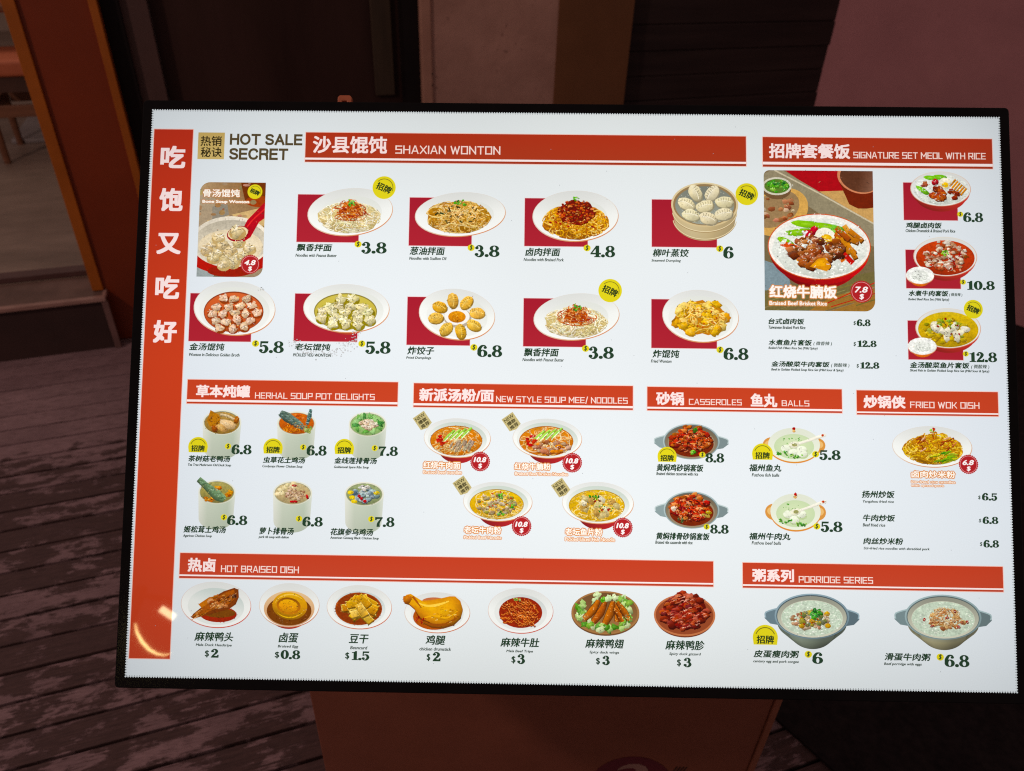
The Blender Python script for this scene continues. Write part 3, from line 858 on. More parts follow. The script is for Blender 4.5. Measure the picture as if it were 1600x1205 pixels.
        if kind in ('soup_beef', 'soup_brisket'):
            for i in range(4):
                x, y = P(-.28 + .17 * i, -.12 - .05 * i)
                f.stroke([(x - rx * .12, y + ry * .26), (x + rx * .04, y), (x + rx * .2, y - ry * .26)], [2.4, 5.5, 3.0], (154, 206, 92), .45)
                f.stroke([(x - rx * .1, y + ry * .3), (x + rx * .12, y - ry * .08)], 1.6, (226, 240, 196), smooth=False)
            chunks(f, rng, *P(-.46, .12), rx * .16, ry * .28, 14, ((176, 30, 32), (200, 60, 44)), 3.0)
            if kind == 'soup_beef':
                for i in range(26):
                    x, y = inside(rng, *P(.16, .4), rx * .40, ry * .30)
                    f.stroke([(x - 2.0, y + 4.4), (x, y - .2), (x + 1.8, y - 4)], [2.0, 3.6, 2.6], jit(rng, (160, 140, 116), 18), .4)
            else:
                chunks(f, rng, *P(.1, .42), rx * .5, ry * .30, 36, ((150, 92, 66), (176, 120, 92), (214, 120, 44), (188, 146, 124)), 4.0, shadow=(120, 60, 34))
        elif kind == 'soup_pickle':
            chunks(f, rng, *P(-.04, .12), rx * .54, ry * .52, 80, ((170, 150, 116), (146, 122, 92), (194, 176, 146), (150, 140, 70)), 2.9, shadow=(130, 96, 44))
            specks(f, rng, *P(-.02, .0), rx * .5, ry * .5, 22, ((180, 50, 36), (200, 90, 60)), 1.2)
            leaves(f, rng, *P(.08, -.26), rx * .1, ry * .12, 8, GREENS, 1.9)
            leaves(f, rng, *P(.1, .6), rx * .1, ry * .1, 7, GREENS, 1.9)
            leaves(f, rng, *P(.44, .2), rx * .08, ry * .1, 5, GREENS, 1.6)
        else:
            for k in range(22):
                x, y = inside(rng, *P(-.02, .14), rx * .56, ry * .5)
                blob(f, rng, x, y, rx * .12, ry * .13, jit(rng, rng.choice(((230, 220, 186), (206, 186, 132), (190, 150, 90))), 8), rng.uniform(0, 3), .35, .25)
            leaves(f, rng, *P(-.1, -.28), rx * .14, ry * .12, 9, GREENS, 1.9)
            leaves(f, rng, *P(.22, .2), rx * .3, ry * .3, 8, GREENS, 1.4)
            specks(f, rng, *P(.1, .12), rx * .3, ry * .3, 9, ((160, 30, 30), (120, 24, 24)), 1.8)
    elif kind in ('pot_chicken', 'pot_ribs'):
        clay_pot(d, cx, cy, rx * .86, ry, (112, 130, 124), (150, 170, 170), (150, 132, 104), 1.30, .12)
        red = ((160, 42, 30), (186, 72, 46), (124, 30, 24), (210, 118, 78), (146, 76, 44)) if kind == 'pot_chicken' else ((182, 44, 36), (204, 76, 54), (140, 32, 28), (222, 136, 94), (166, 86, 50))
        f.ell(cx, cy + ry * .14, rx * .68, ry * .72, (116, 44, 28), rings=1)
        chunks(f, rng, cx - rx * .04, cy - ry * .02, rx * .60, ry * .62, 120, red, 4.8, amt=.55, dome=7, shadow=(70, 16, 14))
        specks(f, rng, cx, cy, rx * .56, ry * .62, 60, ((228, 150, 110), (240, 190, 150)), .7)
        specks(f, rng, cx, cy, rx * .56, ry * .62, 60, ((60, 14, 12), (80, 24, 16)), 1.2, 1.5)
        if kind == 'pot_chicken':
            leaves(f, rng, *P(.12, -.62), rx * .06, ry * .08, 4, GREENS, 2.4)
            leaves(f, rng, *P(.0, .6), rx * .1, ry * .08, 5, GREENS, 2.4)
            blob(f, rng, *P(.26, .66), rx * .06, ry * .08, (206, 40, 30), 0, .5)
        else:
            chunks(f, rng, *P(.5, .2), rx * .16, ry * .16, 7, ((204, 170, 60), (176, 150, 70)), 3.2)
            blob(f, rng, *P(-.56, -.05), rx * .08, ry * .14, (226, 204, 180), 0, .3)
            leaves(f, rng, *P(-.36, .55), rx * .1, ry * .08, 4, ((80, 90, 50),), 2.4)
    elif kind in ('balls_fish', 'balls_beef'):
        for s in (-1, 1):
            d.ell(cx + s * rx * .82, cy + ry * .02, rx * .34, ry * .44, (214, 146, 62), n=24, rings=1)
            d.ell(cx + s * rx * .84, cy - ry * .02, rx * .24, ry * .24, (232, 184, 110), n=24, rings=1)
        d.ell(cx, cy + ry * .06, rx * .97, ry * 1.0, (218, 140, 50), n=48, rings=1)
        d.ell(cx, cy, rx * .96, ry * .97, lambda r, a: shadec((230, 234, 214), 0.98 + .03 * math.sin(a)), n=48, rings=2)
        d.ell(cx, cy + ry * .1, rx * .74, ry * .72, lambda r, a: mixc((214, 226, 180), (196, 214, 168), r), n=40, rings=3)
        for (u, v) in (((-.3, .22), (.02, .02), (.28, .26), (-.02, .44), (.3, .5)) if kind == 'balls_fish' else ((-.28, .14), (-.05, .42), (.22, .12))):
            f.ell(*P(u + .02, v + .08), rx * .2, ry * .22, (182, 198, 152), n=20, rings=1)
            blob(f, rng, *P(u, v), rx * .19, ry * .21, (232, 236, 214), 0, .2, .03, 20)
        leaves(f, rng, *P(-.4, .5), rx * .26, ry * .16, 13, ((90, 160, 60), (60, 130, 50)), 1.6)
        leaves(f, rng, *P(.1, .66), rx * .36, ry * .1, 12, ((90, 160, 60), (60, 130, 50), (140, 190, 90)), 1.6)
        specks(f, rng, *P(-.1, -.25), rx * .4, ry * .2, 12, ((90, 160, 60),), 1.1)
        f.stroke([P(.06, -.02), P(.5, -.24), P(1.02, -.52), P(1.18, -.6)], [rx * .1, rx * .1, rx * .13, rx * .1], (238, 234, 218), .16)
        blob(f, rng, *P(.0, .0), rx * .2, ry * .19, (230, 228, 204), -.2, .2, .04)
        f.ell(*P(.02, -.0), rx * .1, ry * .1, (150, 150, 96), n=16, rings=1)
        blob(f, rng, *P(1.06, -.56), rx * .05, ry * .07, (190, 70, 50), 0, .2)
        blob(f, rng, *P(.0, -.92), rx * .06, ry * .1, (186, 50, 50), 0, .3)
        blob(f, rng, *P(.0, -.78), rx * .06, ry * .08, (232, 184, 120), 0, .3)
    elif kind == 'wok_noodles':
        plate(d, cx, cy, rx, ry, 0.02, (196, 60, 40), deep=.12)
        noodles(f, rng, cx + rx * .02, cy + ry * .14, rx * .74, ry * .70, 150, ((226, 176, 56), (206, 148, 44), (240, 206, 104), (176, 120, 36)), 1.6, base=(170, 112, 30))
        noodles(f, rng, cx + rx * .04, cy - ry * .2, rx * .46, ry * .5, 70, ((232, 190, 76), (210, 150, 50), (190, 120, 44)), 1.9)
        for k in range(20):
            x, y = inside(rng, *P(.08, -.12), rx * .5, ry * .5)
            a = rng.uniform(0, 3.1)
            f.stroke([(x - 6 * math.cos(a), y - 4 * math.sin(a)), (x + 1, y), (x + 6 * math.cos(a), y + 4 * math.sin(a))], 2.2, jit(rng, rng.choice(((168, 86, 44), (196, 120, 80), (150, 60, 36), (226, 176, 140))), 10), .4)
        for k in range(14):
            x, y = inside(rng, *P(.3, .5), rx * .36, ry * .26)
            a = rng.uniform(-.9, .2)
            f.stroke([(x - 8 * math.cos(a), y - 5 * math.sin(a)), (x, y - 1), (x + 8 * math.cos(a), y + 5 * math.sin(a))], [1.6, 4.0, 1.6], jit(rng, rng.choice(((120, 160, 40), (70, 140, 50), (206, 200, 70), (160, 170, 60))), 10), .4)
        leaves(f, rng, *P(.02, -.8), rx * .08, ry * .08, 6, ((150, 200, 70), (180, 60, 44)), 1.8)
    elif kind == 'duck_head':
        plate(d, cx, cy, rx, ry, 0.06, None, rim=(206, 70, 50), well=.8, tint=(198, 208, 202))
        f.ell(*P(.08, .42), rx * .52, ry * .34, (158, 42, 24), n=30, rings=1)
        f.ell(*P(.1, .36), rx * .46, ry * .2, (120, 70, 30), n=24, rings=1)
        f.poly([P(-.70, .56), P(-.62, .40), P(-.36, .06), P(-.10, -.30), P(.2, -.58), P(.5, -.74), P(.62, -.66), P(.64, -.34), P(.56, -.02), P(.38, .18), P(.04, .34), P(-.38, .52), P(-.62, .62)], (122, 62, 34))
        f.poly([P(-.66, .5), P(-.34, .1), P(-.06, -.26), P(.24, -.52), P(.5, -.66), P(.54, -.3), P(.34, .0), P(-.06, .22), P(-.44, .44)], (164, 92, 52))
        f.poly([P(-.5, -.0), P(-.2, -.32), P(-.04, -.36), P(-.18, -.1), P(-.4, .16)], (186, 116, 66))
        chunks(f, rng, *P(.14, -.14), rx * .34, ry * .3, 34, ((178, 106, 62), (140, 74, 42), (202, 140, 92)), 3.4, amt=.5)
        for k in range(16):
            t = rng.random()
            x, y = P(-.6 + 1.1 * t, .44 - .95 * t + rng.uniform(-.05, .25))
            f.stroke([(x - 5, y + 3), (x, y - .5), (x + 5, y - 4)], 1.0, rng.choice(((214, 152, 104), (96, 44, 24), (190, 120, 70))), steps=3)
        blob(f, rng, *P(.5, -.38), rx * .06, ry * .09, (70, 32, 20), 0, .4)
    elif kind == 'egg':
        d.ell(cx, cy + ry * .24, rx * .72, ry * .84, lambda r, a: shadec((190, 30, 26), .85 + .2 * r * math.cos(a)), rings=2)
        plate(d, cx, cy, rx, ry, 0.0, None, rim=(206, 120, 70), well=0)
        d.ell(cx, cy + ry * .16, rx * .84, ry * .8, lambda r, a: shadec((214, 160, 112), 1.15 - .2 * r * math.sin(a)), rings=3)
        f.ell(cx, cy + ry * .26, rx * .74, ry * .66, lambda r, a: shadec((118, 66, 34), 1.1 - .1 * r), rings=2)
        specks(f, rng, cx, cy + ry * .4, rx * .66, ry * .5, 60, ((150, 100, 64), (90, 44, 22)), .8)
        f.ell(*P(.02, .04), rx * .58, ry * .62, lambda r, a: shadec((206, 142, 40), 1.12 - .3 * r * math.sin(a) - .14 * r), .12, rings=5)
        f.ell(*P(-.02, .04), rx * .40, ry * .38, lambda r, a: shadec((186, 110, 30), .95 + .2 * math.sin(a) * r), .15, rings=4)
        f.ell(*P(-.03, .04), rx * .32, ry * .29, lambda r, a: shadec((226, 150, 34), 1.05 - .2 * math.sin(a) * r), .15, rings=4)
        f.ring(*P(.02, .04), rx * .50, ry * .52, 2.2, (240, 200, 110), 190, 330, taper=True)
        f.ring(*P(.02, .06), rx * .48, ry * .5, 1.8, (236, 190, 90), 20, 150, taper=True)
    elif kind == 'tofu':
        plate(d, cx, cy, rx, ry, 0.02, None, rim=(206, 100, 60), well=.8, tint=(200, 210, 206))
        f.ell(*P(-.02, .08), rx * .72, ry * .74, (160, 70, 24), n=36, rings=1)
        f.ell(*P(-.02, .08), rx * .68, ry * .70, (140, 56, 20), n=36, rings=1)
        for k in range(22):
            u, v = rng.uniform(-.36, .36), rng.uniform(-.3, .45)
            x, y = P(u, v); a = rng.uniform(-.5, .5) + (0.7 if u > 0 else -0.7)
            w, h = rx * .24, ry * .17
            c = jit(rng, rng.choice(((214, 154, 62), (196, 128, 46), (232, 186, 98))), 10)
            q = [(-w, -h), (w, -h), (w, h), (-w, h)]
            pts = [(x + p[0] * math.cos(a) - p[1] * math.sin(a), y + (p[0] * math.sin(a) + p[1] * math.cos(a)) * .85) for p in q]
            f.poly([(p[0] + 1, p[1] + 2.2) for p in pts], shadec(c, .55))
            f.raw(pts, [shadec(c, 1.25), c, shadec(c, .82), shadec(c, .95)], [(0, 1, 2, 3)])
            f.stroke([pts[0], pts[1]], .9, shadec(c, 1.5), smooth=False)
    elif kind == 'drumstick':
        plate(d, cx, cy + ry * .08, rx * .98, ry * .92, 0.0, None, rim=(206, 110, 60), well=.8, tint=(206, 210, 204))
        f.ell(*P(-.1, .28), rx * .62, ry * .58, (176, 96, 62), n=30, rings=1)
        f.ell(*P(-.1, -.42), rx * .36, ry * .18, (190, 120, 90), n=30, rings=1)
        body = [P(-1.0, -.50), P(-.93, -.70), P(-.80, -.74), P(-.66, -.56), P(-.46, -.44), P(-.18, -.48), P(.10, -.56), P(.36, -.66), P(.52, -.66), P(.68, -.46), P(.76, -.08), P(.70, .30), P(.50, .60), P(.18, .76), P(-.16, .72), P(-.42, .54), P(-.56, .22), P(-.68, -.08), P(-.84, -.28), P(-.98, -.34)]
        f.poly([(p[0], p[1] + 1.6) for p in body], (120, 56, 12))
        mid = [(p[0] * .72 + P(.12, .1)[0] * .28, p[1] * .72 + P(.12, .1)[1] * .28) for p in body]
        cc = P(.12, .06)
        n_ = len(body)
        tone = lambda p, g: shadec((204, 126, 28), g - .42 * (p[1] - cy) / ry - .14 * (p[0] - cx) / rx)
        f.raw([cc] + mid + body, [(238, 186, 70)] + [tone(p, 1.16) for p in mid] + [tone(p, .84) for p in body],
              [(0, 1 + i, 1 + (i + 1) % n_) for i in range(n_)] + [(1 + i, 1 + n_ + i, 1 + n_ + (i + 1) % n_, 1 + (i + 1) % n_) for i in range(n_)])
        f.stroke([P(-.60, -.36), P(-.34, -.22), P(.0, -.26), P(.34, -.44)], [1, 3, 4, 1.5], (246, 208, 112))
        f.stroke([P(-.74, -.62), P(-.62, -.40), P(-.50, -.16)], [3, 3, 1], (170, 84, 22))
        blob(f, rng, *P(.22, .06), rx * .36, ry * .34, (226, 158, 52), -.2, .35, .1)
        f.stroke([P(-.40, .34), P(-.1, .22), P(.3, .30), P(.6, .0)], [1, 3, 3, 1], (232, 170, 60))
        f.stroke([P(-.44, .46), P(-.1, .64), P(.3, .58), P(.62, .24)], [2, 4, 5, 2], (150, 76, 14))
        f.stroke([P(-.62, .1), P(-.5, .36), P(-.2, .54)], [1, 2.5, 1], (120, 56, 12))
        blob(f, rng, *P(-.9, -.5), rx * .13, ry * .19, (190, 104, 34), .3, .4, .15)
        for k in range(34):
            x, y = inside(rng, *P(.2, .2), rx * .42, ry * .4)
            f.stroke([(x - 2, y), (x + 2, y - .8)], .6, rng.choice(((250, 216, 130), (190, 116, 30))), smooth=False)
        specks(f, rng, *P(-.5, .4), rx * .16, ry * .2, 14, ((150, 30, 30), (176, 70, 60)), 1.5)
    elif kind == 'tripe':
        plate(d, cx, cy, rx, ry, 0.02, None, rim=(206, 90, 70), well=.8, tint=(206, 210, 206))
        f.ell(*P(.0, .08), rx * .66, ry * .68, (150, 42, 24), n=30, rings=1)
        for k in range(70):
            x, y = inside(rng, *P(.02, .14), rx * .56, ry * .58)
            a = rng.uniform(-.5, 1.0)
            pth = [(x + 7 * (t - .5) * 2 * math.cos(a), y + 5 * (t - .5) * 2 * math.sin(a) + (1.2 if i % 2 else -1.2)) for i, t in enumerate((0, .25, .5, .75, 1))]
            f.stroke(pth, 2.3, jit(rng, rng.choice(((172, 64, 34), (150, 46, 26), (196, 90, 50))), 10), .45, steps=2)
            f.stroke([(p[0], p[1] - .8) for p in pth], .6, (226, 150, 96), steps=2)
        leaves(f, rng, *P(-.1, -.5), rx * .1, ry * .1, 8, ((120, 150, 70), (160, 170, 90)), 1.6)
    elif kind == 'wings':
        d.ell(cx, cy + ry * .06, rx, ry * .98, (116, 76, 40), n=48, rings=1)
        d.ell(cx, cy, rx, ry * .97, (166, 116, 64), n=48, rings=1)
        d.ell(cx, cy, rx * .94, ry * .9, lambda r, a: shadec((150, 104, 58), .9 + .15 * math.sin(a)), n=48, rings=2)
        for k in range(46):
            a = rng.uniform(0, 6.28); r_ = rng.uniform(.6, .84)
            blob(f, rng, cx + rx * r_ * math.cos(a), cy + ry * r_ * math.sin(a), rx * .13, ry * .13, jit(rng, rng.choice(((124, 168, 76), (92, 142, 58), (168, 198, 120), (196, 212, 156))), 12), rng.uniform(0, 3), .4, .35)
        for (u0, v0, u1, v1, w) in ((-.62, .3, -.2, -.55, 11), (-.36, .44, .0, -.5, 11), (-.02, .5, .22, -.5, 12), (.34, .4, .3, -.4, 9), (.7, .34, .34, -.5, 9), (.5, .4, .26, -.2, 8)):
            p0, p1 = P(u0, v0), P(u1, v1)
            m = ((p0[0] + p1[0]) / 2 + 2, (p0[1] + p1[1]) / 2 + 1)
            f.stroke([p0, m, p1], [w * .7 + 1.4, w + 1.6, w * .5 + 1.2], (92, 40, 16))
            f.stroke([p0, m, p1], [w * .7, w, w * .5], jit(rng, (178, 98, 46), 12), .45)
            for k in range(6):
                t = rng.random(); f.ell(p0[0] + (p1[0] - p0[0]) * t + rng.uniform(-2, 2), p0[1] + (p1[1] - p0[1]) * t + rng.uniform(-2, 2), .8, .6, (226, 170, 110), n=6, rings=1)
        leaves(f, rng, *P(-.08, -.56), rx * .08, ry * .08, 6, GREENS, 2.2)
    elif kind == 'gizzard':
        d.ell(cx, cy + ry * .12, rx * .96, ry * .92, (120, 54, 26), n=48, rings=1)
        d.ell(cx, cy + ry * .04, rx, ry * .94, (196, 116, 70), n=48, rings=1)
        d.ell(cx, cy + ry * .04, rx * .94, ry * .86, (150, 70, 36), n=48, rings=1)
        f.ell(cx, cy - ry * .08, rx * .76, ry * .74, (96, 30, 26), n=28, rings=1, warp=lambda a: 1 + .05 * math.sin(7 * a))
        chunks(f, rng, cx, cy - ry * .04, rx * .76, ry * .72, 120, ((126, 40, 32), (150, 58, 44), (98, 30, 26), (170, 84, 64)), 5.6, amt=.55, dome=7, shadow=(62, 18, 16))
        for k in range(60):
            x, y = inside(rng, cx, cy - ry * .1, rx * .7, ry * .7)
            f.stroke([(x - 2.6, y + 1.2), (x, y - .5), (x + 2.6, y - .6)], .9, rng.choice(((226, 160, 140), (200, 120, 96), (80, 22, 20))), steps=2)
    elif kind in ('porridge_egg', 'porridge_beef'):
        clay_pot(d, cx, cy, rx, ry, (116, 126, 108) if kind == 'porridge_egg' else (150, 144, 110), (112, 136, 146) if kind == 'porridge_egg' else (128, 150, 152), (206, 206, 184), 1.25, .60)
        f.ell(cx, cy + ry * .09, rx * .82, ry * .78, lambda r, a: mixc((206, 214, 196), (190, 204, 184), r), n=40, rings=2)
        for k in range(150):
            x, y = inside(rng, cx, cy + ry * .09, rx * .8, ry * .76)
            f.stroke([(x - 1.2, y), (x + 1.2, y + rng.uniform(-.8, .8))], 1.1, rng.choice(((226, 230, 214), (180, 194, 174), (238, 240, 228))), smooth=False)
        if kind == 'porridge_egg':
            chunks(f, rng, *P(-.05, .12), rx * .52, ry * .44, 60, ((190, 156, 124), (206, 180, 150), (160, 120, 92)), 3.4, shadow=(140, 120, 96))
            chunks(f, rng, *P(.02, .1), rx * .36, ry * .34, 20, ((120, 124, 70), (150, 140, 60), (96, 108, 76)), 4.2, shadow=(80, 84, 56))
            for (u, v) in ((.0, .22), (-.28, .44), (.42, .42), (.4, -.12)):
                blob(f, rng, *P(u, v), rx * .08, ry * .11, (196, 146, 50), 0, .4)
            leaves(f, rng, *P(.1, -.1), rx * .16, ry * .2, 14, ((60, 140, 56), (90, 170, 76), (40, 110, 46)), 3.4)
            specks(f, rng, *P(-.05, .15), rx * .5, ry * .42, 16, ((170, 60, 44), (210, 170, 80)), 1.5)
        else:
            chunks(f, rng, *P(.06, .2), rx * .46, ry * .36, 40, ((190, 140, 96), (206, 166, 120), (160, 104, 70)), 3.6, dome=9, shadow=(140, 100, 66))
            noodles(f, rng, *P(.06, .0), rx * .42, ry * .42, 85, ((212, 172, 124), (190, 138, 92), (228, 200, 160), (166, 108, 70)), 1.3)
            for (u, v) in ((-.5, .12), (-.3, .4), (.4, .42), (.62, .2), (.1, .02), (.3, -.26)):
                blob(f, rng, *P(u, v), rx * .05, ry * .06, (160, 34, 36), rng.uniform(0, 3), .4)
                f.ell(*P(u, v), rx * .02, ry * .025, (220, 190, 170), n=8, rings=1)

